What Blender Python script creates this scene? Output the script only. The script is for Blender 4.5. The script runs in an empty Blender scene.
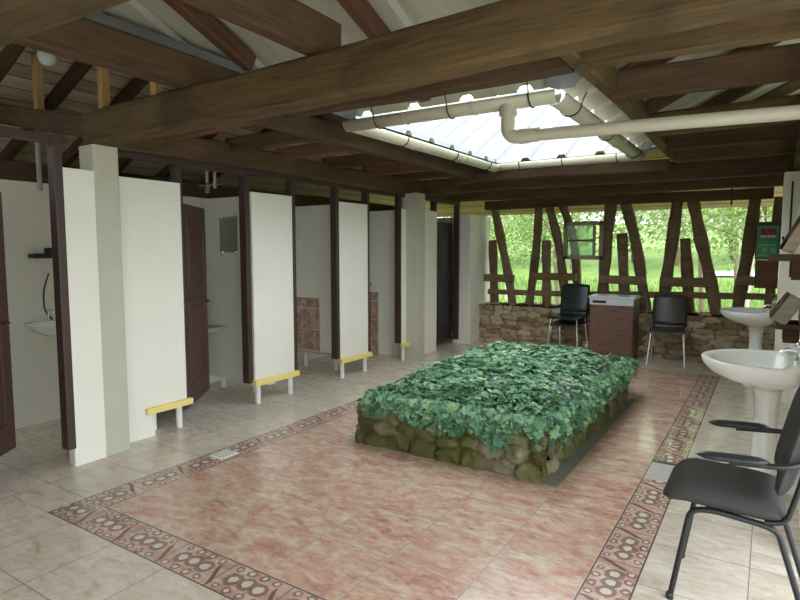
import bpy, bmesh, math, random
from mathutils import Vector, Matrix, noise
PI = math.pi
random.seed(7)
SC = bpy.context.scene
COL = SC.collection
V = Vector

# ------------------------------------------------------------------ materials
class NT:
    def __init__(s, name):
        s.m = bpy.data.materials.new(name); s.m.use_nodes = True
        s.t = s.m.node_tree; s.t.nodes.clear()
        s.out = s.n('ShaderNodeOutputMaterial')
        s.b = s.n('ShaderNodeBsdfPrincipled'); s.l(s.b.outputs[0], s.out.inputs[0])
    def n(s, k): return s.t.nodes.new(k)
    def l(s, a, b): s.t.links.new(a, b)
    def put(s, sock, v):
        if isinstance(v, bpy.types.NodeSocket): s.l(v, sock)
        elif isinstance(v, (tuple, list)) and len(v) == 3 and sock.type == 'RGBA': sock.default_value = (*v, 1)
        else: sock.default_value = v
    def ma(s, op, a, b=0.0, c=0.0):
        q = s.n('ShaderNodeMath'); q.operation = op
        for i, v in enumerate((a, b, c)): s.put(q.inputs[i], v)
        return q.outputs[0]
    def mix(s, f, a, b):
        q = s.n('ShaderNodeMix'); q.data_type = 'RGBA'
        s.put(q.inputs[0], f); s.put(q.inputs[6], a); s.put(q.inputs[7], b)
        return q.outputs[2]
    def coord(s, k='Object'): return s.n('ShaderNodeTexCoord').outputs[k]
    def map(s, v, sc=(1, 1, 1), rot=(0, 0, 0), loc=(0, 0, 0)):
        q = s.n('ShaderNodeMapping'); s.l(v, q.inputs[0])
        q.inputs[1].default_value = loc; q.inputs[2].default_value = rot; q.inputs[3].default_value = sc
        return q.outputs[0]
    def noise(s, v, scale=5., detail=4., rough=.55, dist=0.):
        q = s.n('ShaderNodeTexNoise'); s.l(v, q.inputs['Vector'])
        q.inputs['Scale'].default_value = scale; q.inputs['Detail'].default_value = detail
        q.inputs['Roughness'].default_value = rough; q.inputs['Distortion'].default_value = dist
        return q.outputs[0]
    def ramp(s, f, stops):
        q = s.n('ShaderNodeValToRGB'); s.l(f, q.inputs[0]); e = q.color_ramp.elements
        while len(e) < len(stops): e.new(.5)
        for i, (p, c) in enumerate(stops):
            e[i].position = p; e[i].color = (*c, 1) if len(c) == 3 else c
        return q.outputs[0]
    def bump(s, h, strength=.3, dist=.01):
        q = s.n('ShaderNodeBump'); q.inputs['Strength'].default_value = strength
        q.inputs['Distance'].default_value = dist; s.l(h, q.inputs['Height'])
        s.l(q.outputs[0], s.b.inputs['Normal'])
    def col(s, v): s.put(s.b.inputs['Base Color'], v)
    def rough(s, v): s.put(s.b.inputs['Roughness'], v)
    def metal(s, v): s.b.inputs['Metallic'].default_value = v
    def spec(s, v): s.b.inputs['Specular IOR Level'].default_value = v
    def island(s): return s.n('ShaderNodeNewGeometry').outputs['Random Per Island']
    def objrand(s): return s.n('ShaderNodeObjectInfo').outputs['Random']

def srgb(r, g, b):
    f = lambda c: (c/255/12.92 if c/255 <= .04045 else ((c/255+.055)/1.055)**2.4)
    return (f(r), f(g), f(b))

def plain(name, c, rough=.5, metal=0., var=.12, scale=9., bump=0., spec=.5):
    t = NT(name); o = t.coord(); nz = t.noise(o, scale, 4)
    a = tuple(x*(1-var) for x in c); b = tuple(min(1, x*(1+var)) for x in c)
    t.col(t.mix(nz, a, b)); t.rough(rough); t.metal(metal); t.spec(spec)
    if bump: t.bump(t.noise(o, scale*5, 3), bump, .004)
    return t.m

def wood(name, dark, light, rough=.8, stain=None):
    t = NT(name); o = t.coord(); g = t.map(o, (1.3, 22, 22))
    nz = t.noise(g, 1.6, 8, .7, .9); big = t.noise(t.map(o, (1, 3, 3)), 1.9, 4)
    f = t.ma('ADD', t.ma('MULTIPLY', nz, .75), t.ma('MULTIPLY', big, .4))
    c = t.ramp(f, [(.36, dark), (.76, light)])
    r = t.objrand()
    c = t.mix(t.ma('MULTIPLY', r, .35), c, tuple(x*.55 for x in dark))
    if stain:
        c = t.mix(t.ramp(t.noise(o, 1.5, 4, .6), [(.56, (0, 0, 0)), (.7, (.6, .6, .6))]), c, stain)
    t.col(c); t.rough(rough); t.spec(.25); t.bump(nz, .8, .008)
    return t.m

M = {}
M['timber'] = wood('old_timber', srgb(54, 44, 28), srgb(116, 95, 62), .8, srgb(38, 37, 26))
M['timber_dark'] = wood('dark_timber', srgb(54, 42, 30), srgb(104, 82, 60), .8)
M['timber_red'] = wood('red_brown_timber', srgb(78, 52, 40), srgb(128, 92, 72), .8)
M['timber_pale'] = wood('pale_timber', srgb(150, 116, 70), srgb(205, 170, 115), .75)
M['timber_grey'] = wood('grey_timber', srgb(88, 72, 56), srgb(150, 126, 98), .85)
M['weathered'] = wood('weathered_plank', srgb(122, 114, 98), srgb(186, 176, 154), .85)
M['plaster'] = plain('white_plaster', srgb(228, 226, 212), .75, 0, .035, 3., .25)
M['plaster_grey'] = plain('grey_render', srgb(184, 182, 164), .8, 0, .09, 6., .35)
M['frame'] = plain('purple_brown_paint', srgb(66, 49, 44), .45, 0, .12, 8)
M['door'] = plain('dark_brown_door_paint', srgb(84, 58, 54), .5, 0, .12, 6)
M['door_shade'] = plain('shade_darkened_door_paint', srgb(40, 31, 31), .5, 0, .12, 6)  # far stall's door: shade put into the colour, darker than the other doors
M['yellow'] = plain('yellow_paint', srgb(234, 214, 134), .5, 0, .08, 10)
M['white_pipe'] = plain('white_plastic', srgb(226, 226, 220), .35, 0, .03)
M['pvc'] = plain('cream_plastic', srgb(178, 174, 152), .35, 0, .06, 5)
M['pvc_grey'] = plain('grey_plastic', srgb(150, 155, 152), .4, 0, .06, 5)
M['ceramic'] = plain('white_ceramic', srgb(234, 236, 232), .12, 0, .02)
M['chrome'] = plain('chrome_metal', (.75, .76, .78), .18, 1., .05)
M['black'] = plain('black_plastic', (.018, .018, .02), .4)
M['black_metal'] = plain('black_steel', (.02, .022, .025), .32, .3)
M['fabric'] = plain('charcoal_fabric', (.055, .053, .05), .95, 0, .25, 160, .3, .2)
M['green_plastic'] = plain('dark_green_plastic', (.014, .03, .027), .35)
M['grey_plastic'] = plain('charcoal_plastic', (.045, .04, .038), .35)
M['mirror'] = plain('mirror_glass', (.6, .66, .61), .16, .75, .03)
M['flash'] = plain('zinc_flashing', srgb(140, 146, 150), .5, .4, .08)
M['iron'] = plain('dark_iron', (.03, .028, .026), .5, .5)
M['enamel'] = plain('white_enamel', srgb(205, 208, 214), .3, 0, .03)
M['rubber'] = plain('grey_rubber', srgb(120, 118, 112), .5)
M['soil'] = plain('dark_soil', (.03, .022, .015), .95, 0, .3, 30, .6)
M['trunk'] = plain('tree_bark', srgb(112, 98, 80), .9, 0, .25, 14, .5)
M['birch'] = plain('pale_bark', srgb(196, 192, 180), .85, 0, .22, 7, .3)
M['lamp'] = plain('opal_glass', srgb(214, 222, 216), .25, 0, .02)
M['sign_green'] = plain('green_print', srgb(40, 134, 98), .4, 0, .05)
M['sign_pale'] = plain('pale_green_print', srgb(80, 165, 130), .4, 0, .05)
M['sign_red'] = plain('red_print', srgb(190, 36, 50), .4, 0, .05)
M['sign_white'] = plain('white_print', srgb(225, 228, 226), .4, 0, .02)
M['sign_yellow'] = plain('lime_print', srgb(130, 160, 40), .4, 0, .05)
M['earth'] = plain('trodden_earth', srgb(120, 104, 86), .95, 0, .2, 12, .4)
M['path'] = plain('pale_gravel', srgb(200, 198, 196), .9, 0, .08, 20)
M['flower'] = plain('pink_white_petals', srgb(214, 180, 196), .6, 0, .15, 40)

def mat_sheet():
    t = NT('galvanised_sheet'); o = t.coord()
    nz = t.noise(o, 2.2, 4); n2 = t.noise(o, 26, 3)
    t.col(t.mix(t.ma('ADD', t.ma('MULTIPLY', nz, .7), t.ma('MULTIPLY', n2, .3)), srgb(158, 158, 142), srgb(196, 196, 180)))
    t.rough(.5); t.metal(.12); return t.m
M['sheet'] = mat_sheet()

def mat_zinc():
    t = NT('glare_darkened_zinc'); o = t.coord(); t.col(t.mix(t.noise(o, 3, 4), (.125, .132, .14), (.165, .172, .18))); t.rough(.6); t.metal(.0); return t.m  # upper roof face coloured darker so bright sky light leaves its ribs visible
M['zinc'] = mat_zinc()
def mat_boards(name, axis, dark, light, width=.14):
    t = NT(name); o = t.coord(); s = t.n('ShaderNodeSeparateXYZ'); t.l(o, s.inputs[0])
    w = t.ma('DIVIDE', s.outputs[axis], width); fr = t.ma('FRACT', w); idn = t.ma('FLOOR', w)
    sc = (24, 1.2, 24) if axis != 1 else (1.2, 24, 24)
    nz = t.noise(t.map(o, sc), 1.5, 5, .6, .4)
    wn = t.n('ShaderNodeTexWhiteNoise'); wn.noise_dimensions = '1D'; t.l(idn, wn.inputs['W'])
    f = t.ma('ADD', t.ma('MULTIPLY', nz, .7), t.ma('MULTIPLY', wn.outputs[0], .3))
    c = t.ramp(f, [(.25, dark), (.75, light)])
    gap = t.ma('LESS_THAN', fr, .06)
    t.col(t.mix(gap, c, tuple(x*.15 for x in dark))); t.rough(.8); t.spec(.2)
    t.bump(t.ma('SUBTRACT', nz, gap), .5, .008); return t.m
M['boards_x'] = mat_boards('roof_boards', 0, srgb(150, 132, 110), srgb(214, 196, 168))
M['boards_y'] = mat_boards('eave_boards', 1, srgb(150, 120, 92), srgb(205, 175, 142))

def mat_stone(name, stops, moss=None, mosscut=.5):
    t = NT(name); o = t.coord(); at = t.n('ShaderNodeAttribute'); at.attribute_name = 'stone'
    sp = t.n('ShaderNodeSeparateColor'); t.l(at.outputs['Color'], sp.inputs[0]); r = sp.outputs[0]; jt = sp.outputs[1]
    n1 = t.noise(o, 7, 6, .6); n2 = t.noise(o, 34, 4, .6)
    f = t.ma('ADD', t.ma('MULTIPLY', r, .55), t.ma('MULTIPLY', n1, .5))
    c = t.ramp(f, stops)
    c = t.mix(t.ma('MULTIPLY', n2, .35), c, (.05, .045, .035))
    if moss:
        mm = t.ramp(t.noise(o, 3.2, 5, .65), [(mosscut-.1, (0, 0, 0)), (mosscut+.14, (1, 1, 1))])
        c = t.mix(t.ma('MULTIPLY', mm, .85), c, t.mix(n2, moss[0], moss[1]))
    c = t.mix(t.ma('MULTIPLY', jt, .7), c, srgb(62, 54, 38))
    t.col(c); t.rough(.9); t.spec(.2); t.bump(t.ma('ADD', n1, t.ma('MULTIPLY', n2, .6)), .7, .015)
    return t.m
M['stone'] = mat_stone('rubble_stone', [(.15, srgb(112, 92, 70)), (.4, srgb(164, 142, 112)), (.65, srgb(190, 172, 144)), (.95, srgb(212, 202, 184))])
M['mossy'] = mat_stone('mossy_stone', [(.15, srgb(74, 66, 42)), (.5, srgb(120, 108, 76)), (.95, srgb(186, 182, 158))], (srgb(46, 52, 20), srgb(94, 102, 36)), .46)
M['mortar'] = plain('earth_mortar', srgb(92, 78, 58), .95, 0, .2, 14, .5)

def mat_leaf(name, a, b, c2, trans=.25, rough=.5):
    t = NT(name); r = t.island(); o = t.coord()
    c = t.ramp(r, [(0., a), (.55, b), (.98, c2)])
    t.col(c); t.rough(rough); t.spec(.35)
    tr = t.n('ShaderNodeBsdfTranslucent'); t.l(c, tr.inputs[0])
    mx = t.n('ShaderNodeMixShader'); mx.inputs[0].default_value = trans
    t.l(t.b.outputs[0], mx.inputs[1]); t.l(tr.outputs[0], mx.inputs[2]); t.l(mx.outputs[0], t.out.inputs[0])
    return t.m
M['geranium'] = mat_leaf('geranium_leaf', srgb(80, 124, 94), srgb(118, 164, 132), srgb(172, 206, 152), .28, .38)
M['tree_a'] = mat_leaf('fresh_tree_leaf', srgb(104, 128, 68), srgb(138, 162, 92), srgb(176, 192, 126), .45)
M['tree_b'] = mat_leaf('pale_tree_leaf', srgb(118, 134, 92), srgb(152, 166, 122), srgb(184, 196, 152), .45)
M['tree_c'] = mat_leaf('deep_tree_leaf', srgb(92, 116, 68), srgb(124, 148, 88), srgb(164, 182, 118), .4)
M['blade'] = mat_leaf('grass_blade', srgb(90, 116, 54), srgb(116, 142, 70), srgb(146, 166, 96), .35)

def mat_grass():
    t = NT('meadow_grass'); o = t.coord(); nz = t.noise(o, .5, 6, .7); n2 = t.noise(o, 30, 3)
    c = t.ramp(t.ma('ADD', t.ma('MULTIPLY', nz, .7), t.ma('MULTIPLY', n2, .3)),
               [(.3, srgb(86, 114, 54)), (.5, srgb(112, 138, 72)), (.7, srgb(142, 162, 98))])
    t.col(c); t.rough(.9); t.spec(.1); t.bump(n2, .8, .03); return t.m
M['meadow'] = mat_grass()

def mat_tile_wall():
    t = NT('brown_marble_tile'); o = t.coord(); s = t.n('ShaderNodeSeparateXYZ'); t.l(o, s.inputs[0])
    fx = t.ma('FRACT', t.ma('DIVIDE', t.ma('ADD', s.outputs[0], 10.0), .2)); fz = t.ma('FRACT', t.ma('DIVIDE', t.ma('ADD', s.outputs[2], .04), .27))
    g = t.ma('MAXIMUM', t.ma('LESS_THAN', fx, .03), t.ma('LESS_THAN', fz, .025))
    nz = t.noise(o, 11, 6, .65, 1.2)
    c = t.ramp(nz, [(.3, srgb(128, 100, 84)), (.5, srgb(166, 138, 118)), (.72, srgb(204, 184, 166))])
    t.col(t.mix(g, c, srgb(212, 204, 192))); t.rough(.3); return t.m
M['walltile'] = mat_tile_wall()

def mat_panelwood():
    t = NT('wood_grain_panel'); o = t.coord(); nz = t.noise(t.map(o, (2, 2, 26)), 2.2, 5, .6, .3)
    t.col(t.ramp(nz, [(.3, srgb(78, 56, 46)), (.7, srgb(118, 90, 74))])); t.rough(.45); return t.m
M['panelwood'] = mat_panelwood()

def mat_sash_glass():
    t = NT('old_window_glass'); t.col((.72, .85, .76)); t.rough(.05)
    tr = t.n('ShaderNodeBsdfTransparent'); tr.inputs[0].default_value = (.78, .9, .8, 1)
    mx = t.n('ShaderNodeMixShader'); mx.inputs[0].default_value = .3
    t.l(tr.outputs[0], mx.inputs[1]); t.l(t.b.outputs[0], mx.inputs[2]); t.l(mx.outputs[0], t.out.inputs[0]); return t.m
M['glass'] = mat_sash_glass()

def mat_floor():
    t = NT('patio_tiles'); o = t.coord(); s = t.n('ShaderNodeSeparateXYZ'); t.l(o, s.inputs[0])
    X, Y = s.outputs[0], s.outputs[1]
    A = t.ma
    def rng(v, a, b): return A('MULTIPLY', A('GREATER_THAN', v, a), A('LESS_THAN', v, b))
    def sel(f, a, b):   # f ? a : b
        return A('ADD', A('MULTIPLY', f, a), A('MULTIPLY', A('SUBTRACT', 1., f), b))
    outer = A('MULTIPLY', rng(X, -3.43, -.44), rng(Y, 1.6, 7.77))
    inner = A('MULTIPLY', rng(X, -3.205, -.645), rng(Y, 1.82, 7.77))
    border = A('SUBTRACT', outer, inner)
    # tile grid, shifted past each border
    gx = sel(A('GREATER_THAN', X, -.44), A('ADD', X, .44), sel(A('LESS_THAN', X, -3.43), A('ADD', X, 3.43), A('ADD', X, .645)))
    gy = sel(A('LESS_THAN', Y, 1.6), A('SUBTRACT', Y, 1.6), A('SUBTRACT', Y, 1.82))
    gx = A('DIVIDE', A('ADD', gx, 42.5), .425); gy = A('DIVIDE', A('ADD', gy, 42.5), .425)
    fx, fy = A('FRACT', gx), A('FRACT', gy)
    ex = A('MINIMUM', fx, A('SUBTRACT', 1., fx)); ey = A('MINIMUM', fy, A('SUBTRACT', 1., fy))
    e = A('MINIMUM', ex, ey)
    grout = A('LESS_THAN', e, .012); gdark = A('LESS_THAN', e, .005)
    wn = t.n('ShaderNodeTexWhiteNoise'); wn.noise_dimensions = '2D'
    cb = t.n('ShaderNodeCombineXYZ'); t.l(A('FLOOR', gx), cb.inputs[0]); t.l(A('FLOOR', gy), cb.inputs[1]); t.l(cb.outputs[0], wn.inputs['Vector'])
    tv = wn.outputs[0]
    # marbling: streaks printed on each tile (the print starts anew per tile)
    off = t.n('ShaderNodeVectorMath'); off.operation = 'MULTIPLY_ADD'
    t.l(wn.outputs['Color'], off.inputs[0]); off.inputs[1].default_value = (9, 9, 9); t.l(o, off.inputs[2])
    mp = t.map(off.outputs[0], (5.2, 11, 1), (0, 0, .35))
    n1 = t.noise(mp, 1., 6, .65, .8); n2 = t.noise(t.map(off.outputs[0], (16, 30, 1), (0, 0, .35)), 1., 5, .6, .7)
    n3 = t.noise(o, 1.2, 3)
    f = A('ADD', A('MULTIPLY', n1, .62), A('MULTIPLY', n2, .38))
    pink = t.ramp(f, [(.35, srgb(156, 106, 92)), (.44, srgb(190, 142, 124)), (.5, srgb(198, 164, 144)), (.56, srgb(204, 184, 160)), (.67, srgb(226, 213, 198))])
    beige = t.ramp(f, [(.34, srgb(182, 166, 148)), (.45, srgb(206, 194, 178)), (.54, srgb(217, 208, 195)), (.68, srgb(232, 226, 218))])
    pink = t.mix(A('MULTIPLY', tv, .16), pink, srgb(214, 186, 168))
    beige = t.mix(A('MULTIPLY', tv, .2), beige, srgb(180, 168, 150))
    base = t.mix(inner, beige, pink)
    base = t.mix(A('MULTIPLY', grout, .7), base, srgb(208, 196, 184)); base = t.mix(A('MULTIPLY', gdark, t.ma('ADD', .35, A('MULTIPLY', n3, .75))), base, srgb(96, 84, 76))
    # decorated border
    horiz = A('MULTIPLY', A('LESS_THAN', Y, 1.82), outer)
    left = A('LESS_THAN', X, -3.205)
    ac = sel(horiz, A('SUBTRACT', Y, 1.6), sel(left, A('ADD', X, 3.43), A('ADD', X, .645)))
    al = sel(horiz, A('ADD', X, 3.43), A('SUBTRACT', Y, 1.82))
    v = A('DIVIDE', ac, sel(horiz, .22, sel(left, .225, .205)))
    u = A('FRACT', A('DIVIDE', A('ADD', al, .08), .36))
    wob = A('MULTIPLY', A('SUBTRACT', n2, .5), .035)
    def dist(cu, cv):
        du = A('MULTIPLY', A('SUBTRACT', u, cu), .36); dv = A('MULTIPLY', A('SUBTRACT', v, cv), .22)
        return A('ADD', A('SQRT', A('ADD', A('MULTIPLY', du, du), A('MULTIPLY', dv, dv))), wob)
    dk, wh = None, None
    mx = lambda a, b: b if a is None else A('MAXIMUM', a, b)
    for cu, cv, rr, rw in [(.2, .5, .024, .024), (.42, .52, .024, .024), (.64, .5, .024, .024),
                           (.31, .14, .011, .014), (.53, .86, .012, .014), (.31, .86, .012, .014), (.53, .14, .011, .014), (.1, .16, .01, .01), (.74, .84, .01, .012), (.1, .84, .01, .012), (.74, .16, .01, .012)]:
        d = dist(cu, cv)
        dk = mx(dk, A('LESS_THAN', d, rr+rw)); wh = mx(wh, A('LESS_THAN', d, rr))
    dk = mx(dk, A('LESS_THAN', A('ABSOLUTE', A('SUBTRACT', u, .97)), .012))
    diag = A('FRACT', A('ADD', A('MULTIPLY', u, 3.), A('MULTIPLY', v, 1.)))
    bc = t.ramp(f, [(.35, srgb(164, 122, 108)), (.5, srgb(194, 162, 146)), (.66, srgb(218, 198, 184))])
    bc = t.mix(A('MULTIPLY', A('LESS_THAN', diag, .2), A('GREATER_THAN', u, .8)), bc, srgb(120, 84, 74))
    bc = t.mix(A('MULTIPLY', dk, A('ADD', .35, A('MULTIPLY', n2, .7))), bc, srgb(104, 82, 76))
    bc = t.mix(wh, bc, t.mix(n2, srgb(196, 186, 168), srgb(226, 220, 206)))
    ev = A('MINIMUM', v, A('SUBTRACT', 1., v))
    bc = t.mix(A('LESS_THAN', ev, .03), bc, srgb(82, 74, 66))
    base = t.mix(border, base, bc)
    patch = A('MULTIPLY', A('MULTIPLY', A('GREATER_THAN', X, -.64), rng(Y, 3.98, 4.37)), border)
    base = t.mix(patch, base, t.mix(n2, srgb(178, 176, 170), srgb(212, 210, 204)))
    base = t.mix(A('MULTIPLY', A('MULTIPLY', rng(Y, 4.325, 4.37), border), A('GREATER_THAN', X, -.64)), base, srgb(70, 72, 76))
    # bare concrete strip round the planter
    strip = A('MULTIPLY', rng(X, -2.67, -1.075), rng(Y, 3.53, 6.1))
    base = t.mix(strip, base, t.mix(n1, srgb(104, 104, 96), srgb(150, 150, 142)))
    base = t.mix(A('MULTIPLY', n3, .12), base, srgb(150, 140, 128))
    t.col(base)
    wet = A('MULTIPLY', A('SMOOTH_MIN', A('MAXIMUM', A('SUBTRACT', A('DIVIDE', A('ADD', X, 1.6), 1.), 0.), 0.), 1., .1),
            A('MINIMUM', A('MAXIMUM', A('SUBTRACT', A('MULTIPLY', Y, .5), 1.4), 0.), 1.))
    rg = A('SUBTRACT', A('ADD', .17, A('MULTIPLY', n1, .14)), A('MULTIPLY', wet, .16))
    t.rough(rg); t.spec(.5)
    t.bump(A('SUBTRACT', A('MULTIPLY', n3, .25), A('MAXIMUM', grout, 0.)), .25, .003)
    return t.m
M['floor'] = mat_floor()

# ------------------------------------------------------------------ mesh helpers
def tag(o, label=None, cat=None, group=None, kind=None):
    if label: o['label'] = label
    if cat: o['category'] = cat
    if group: o['group'] = group
    if kind: o['kind'] = kind
    return o

def thing(name, loc, label, cat, group=None, rz=0.):
    o = bpy.data.objects.new(name, None); COL.objects.link(o)
    o.location = loc; o.rotation_euler = (0, 0, rz); o.empty_display_size = .1
    return tag(o, label, cat, group)

def copy_tree(o, parent=None):
    c = o.copy(); COL.objects.link(c); c.parent = parent
    for ch in o.children: copy_tree(ch, c)
    return c

class MB:
    def __init__(s): s.v = []; s.f = []; s.sm = []
    def add(s, vs, fs, smooth=False):
        b = len(s.v); s.v += [V(p) for p in vs]
        for f in fs: s.f.append(tuple(b+i for i in f)); s.sm.append(smooth)
        return s
    def box(s, lo, hi, bev=0.): 
        c = [(a+b)/2 for a, b in zip(lo, hi)]; h = [(b-a)/2 for a, b in zip(lo, hi)]
        return s.obox(c, h, Matrix.Identity(3), bev)
    def obox(s, c, h, R=Matrix.Identity(3), bev=0.):
        bm = bmesh.new(); bmesh.ops.create_cube(bm, size=2)
        for v in bm.verts: v.co = V((v.co.x*h[0], v.co.y*h[1], v.co.z*h[2]))
        if bev > 0: bmesh.ops.bevel(bm, geom=list(bm.edges), offset=bev, segments=2, affect='EDGES', profile=.6)
        return s.bm(bm, Matrix.Translation(V(c)) @ R.to_4x4())
    def bm(s, bm, mat=Matrix.Identity(4), smooth=False):
        bm.verts.index_update()
        s.add([mat @ v.co for v in bm.verts], [[v.index for v in f.verts] for f in bm.faces], smooth); bm.free(); return s
    def tube(s, pts, r, n=10, cap=True, smooth=True):
        pts = [V(p) for p in pts]; rs = r if isinstance(r, (list, tuple)) else [r]*len(pts)
        t0 = (pts[1]-pts[0]).normalized(); up = V((0, 0, 1)) if abs(t0.z) < .9 else V((1, 0, 0))
        a = t0.cross(up).normalized(); vs = []
        for i, p in enumerate(pts):
            t = ((pts[i+1] if i+1 < len(pts) else p)-(pts[i-1] if i else p)).normalized()
            a = (a-t*a.dot(t)).normalized(); b = t.cross(a)
            for k in range(n):
                an = 2*PI*k/n; vs.append(p+(a*math.cos(an)+b*math.sin(an))*rs[i])
        fs = []
        for i in range(len(pts)-1):
            for k in range(n): fs.append((i*n+k, i*n+(k+1) % n, (i+1)*n+(k+1) % n, (i+1)*n+k))
        s.add(vs, fs, smooth)
        if cap:
            m = len(pts)-1
            s.add(vs[:n], [tuple(reversed(range(n)))]); s.add(vs[m*n:], [tuple(range(n))])
        return s
    def rings(s, rings, close0=True, close1=True, smooth=True):
        n = len(rings[0]); vs = [p for r in rings for p in r]; fs = []
        for i in range(len(rings)-1):
            for k in range(n): fs.append((i*n+k, i*n+(k+1) % n, (i+1)*n+(k+1) % n, (i+1)*n+k))
        if close0: fs.append(tuple(reversed(range(n))))
        if close1: fs.append(tuple(range((len(rings)-1)*n, len(rings)*n)))
        return s.add(vs, fs, smooth)
    def lathe(s, prof, c=(0, 0, 0), n=20, smooth=True):
        c = V(c)
        return s.rings([[c+V((r*math.cos(2*PI*k/n), r*math.sin(2*PI*k/n), z)) for k in range(n)] for r, z in prof], smooth=smooth)
    def sheet(s, fn, nu, nv, th, smooth=True):
        """surface fn(u,v) given thickness th along its own normal"""
        g = [[V(fn(i/nu, j/nv)) for j in range(nv+1)] for i in range(nu+1)]
        N = [[None]*(nv+1) for _ in range(nu+1)]
        for i in range(nu+1):
            for j in range(nv+1):
                du = g[min(i+1, nu)][j]-g[max(i-1, 0)][j]; dv = g[i][min(j+1, nv)]-g[i][max(j-1, 0)]
                N[i][j] = du.cross(dv).normalized()
        w = nv+1; K = (nu+1)*w
        vs = [g[i][j]+N[i][j]*th/2 for i in range(nu+1) for j in range(w)]+[g[i][j]-N[i][j]*th/2 for i in range(nu+1) for j in range(w)]
        fs = []
        for i in range(nu):
            for j in range(nv):
                a, b, c, d = i*w+j, (i+1)*w+j, (i+1)*w+j+1, i*w+j+1
                fs += [(a, b, c, d), (K+d, K+c, K+b, K+a)]
        for i in range(nu): fs += [(i*w, K+i*w, K+(i+1)*w, (i+1)*w), ((i+1)*w+nv, K+(i+1)*w+nv, K+i*w+nv, i*w+nv)]
        for j in range(nv): fs += [(j+1, K+j+1, K+j, j), (nu*w+j, K+nu*w+j, K+nu*w+j+1, nu*w+j+1)]
        return s.add(vs, fs, smooth)
    def build(s, name, mat, parent=None, world=True, fix=True):
        """vertices are world positions; a child is shifted into its parent's frame"""
        me = bpy.data.meshes.new(name)
        vs = s.v
        if parent is not None and world:
            inv = Matrix.Identity(4); chain = []
            q = parent
            while q is not None: chain.append(q); q = q.parent
            W = Matrix.Identity(4)
            for q in reversed(chain): W = W @ Matrix.LocRotScale(q.location, q.rotation_euler, None)
            inv = W.inverted(); vs = [inv @ p for p in vs]
        me.from_pydata([tuple(p) for p in vs], [], s.f)
        me.polygons.foreach_set('use_smooth', s.sm)
        if fix:
            bm = bmesh.new(); bm.from_mesh(me); bmesh.ops.recalc_face_normals(bm, faces=bm.faces); bm.to_mesh(me); bm.free()
        me.materials.append(M[mat] if isinstance(mat, str) else mat)
        o = bpy.data.objects.new(name, me); COL.objects.link(o)
        if parent is not None: o.parent = parent
        return o

def struct(o): o['kind'] = 'structure'; return o

def arc(c, r, a0, a1, n, ax, ay):
    c, ax, ay = V(c), V(ax), V(ay)
    return [c+ax*r*math.cos(a0+(a1-a0)*i/n)+ay*r*math.sin(a0+(a1-a0)*i/n) for i in range(n+1)]

def fillet(pts, r, n=5):
    """round the inner corners of a polyline"""
    pts = [V(p) for p in pts]; out = [pts[0]]
    for i in range(1, len(pts)-1):
        a, b, c = pts[i-1], pts[i], pts[i+1]
        d0, d1 = (a-b).normalized(), (c-b).normalized(); rr = min(r, (a-b).length*.48, (c-b).length*.48)
        p, q = b+d0*rr, b+d1*rr
        for k in range(n+1):
            t = k/n; out.append(p*(1-t)**2+b*2*t*(1-t)+q*t*t)
    return out+[pts[-1]]

def timber(name, p0, p1, w, h, mat, label, cat='beam', group=None, jit=.006, seed=0, up=V((0, 0, 1)), parent=None):
    """hewn timber from p0 to p1 (centre line), w across, h along up; its own x axis runs along it"""
    p0, p1 = V(p0), V(p1); L = (p1-p0).length; x = (p1-p0).normalized()
    y = V(up).cross(x).normalized(); z = x.cross(y)
    R = Matrix((x, y, z)).transposed().to_4x4(); R.translation = p0
    rnd = random.Random(seed+int(abs(p0.x*131+p0.y*717+p0.z*37)*10))
    n = max(2, int(L/.22)); c = min(w, h)*.12
    prof = [(-w/2+c, -h/2), (w/2-c, -h/2), (w/2, -h/2+c), (w/2, h/2-c), (w/2-c, h/2), (-w/2+c, h/2), (-w/2, h/2-c), (-w/2, -h/2+c)]
    b = MB(); rings = []
    ph = rnd.random()*9
    for i in range(n+1):
        t = L*i/n; dy = jit*1.6*math.sin(t*1.3+ph); dz = jit*1.2*math.sin(t*1.9+ph*2)
        rings.append([V((t, py+dy+rnd.uniform(-jit, jit)*.6, pz+dz+rnd.uniform(-jit, jit)*.6)) for py, pz in prof])
    b.rings(rings, smooth=False)
    o = b.build(name, mat, parent, world=False); o.matrix_world = R
    if parent is not None: o.parent = parent; o.matrix_local = R
    else: tag(o, label, cat, group)
    return o

# ------------------------------------------------------------------ camera, light
cam = bpy.data.cameras.new('camera'); co = bpy.data.objects.new('camera', cam); COL.objects.link(co)
co.location = (0, 0, 1.5); co.rotation_euler = (math.radians(90-4.95), 0, math.radians(32.64))
cam.sensor_width = 36; cam.lens = 577/800*36; cam.clip_start = .05
SC.camera = co
w = bpy.data.worlds.new('overcast_sky'); SC.world = w; w.use_nodes = True
nt = w.node_tree; bg = nt.nodes['Background']
tc = nt.nodes.new('ShaderNodeTexCoord'); sp = nt.nodes.new('ShaderNodeSeparateXYZ'); nt.links.new(tc.outputs['Generated'], sp.inputs[0])
cr = nt.nodes.new('ShaderNodeValToRGB'); nt.links.new(sp.outputs[2], cr.inputs[0])
cr.color_ramp.elements[0].position = 0.; cr.color_ramp.elements[0].color = (.8, .9, 1, 1)
cr.color_ramp.elements[1].position = .6; cr.color_ramp.elements[1].color = (.88, .95, 1, 1)
nt.links.new(cr.outputs[0], bg.inputs[0]); bg.inputs[1].default_value = 1.6
sl = bpy.data.lights.new('sun', 'SUN'); sl.energy = .7; sl.angle = math.radians(50); sl.color = (1, .97, .92)
so = bpy.data.objects.new('sun', sl); COL.objects.link(so); so.rotation_euler = (math.radians(38), math.radians(18), 0)
SC.view_settings.view_transform = 'Standard'; SC.view_settings.look = 'None'; SC.view_settings.gamma = 1
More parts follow.
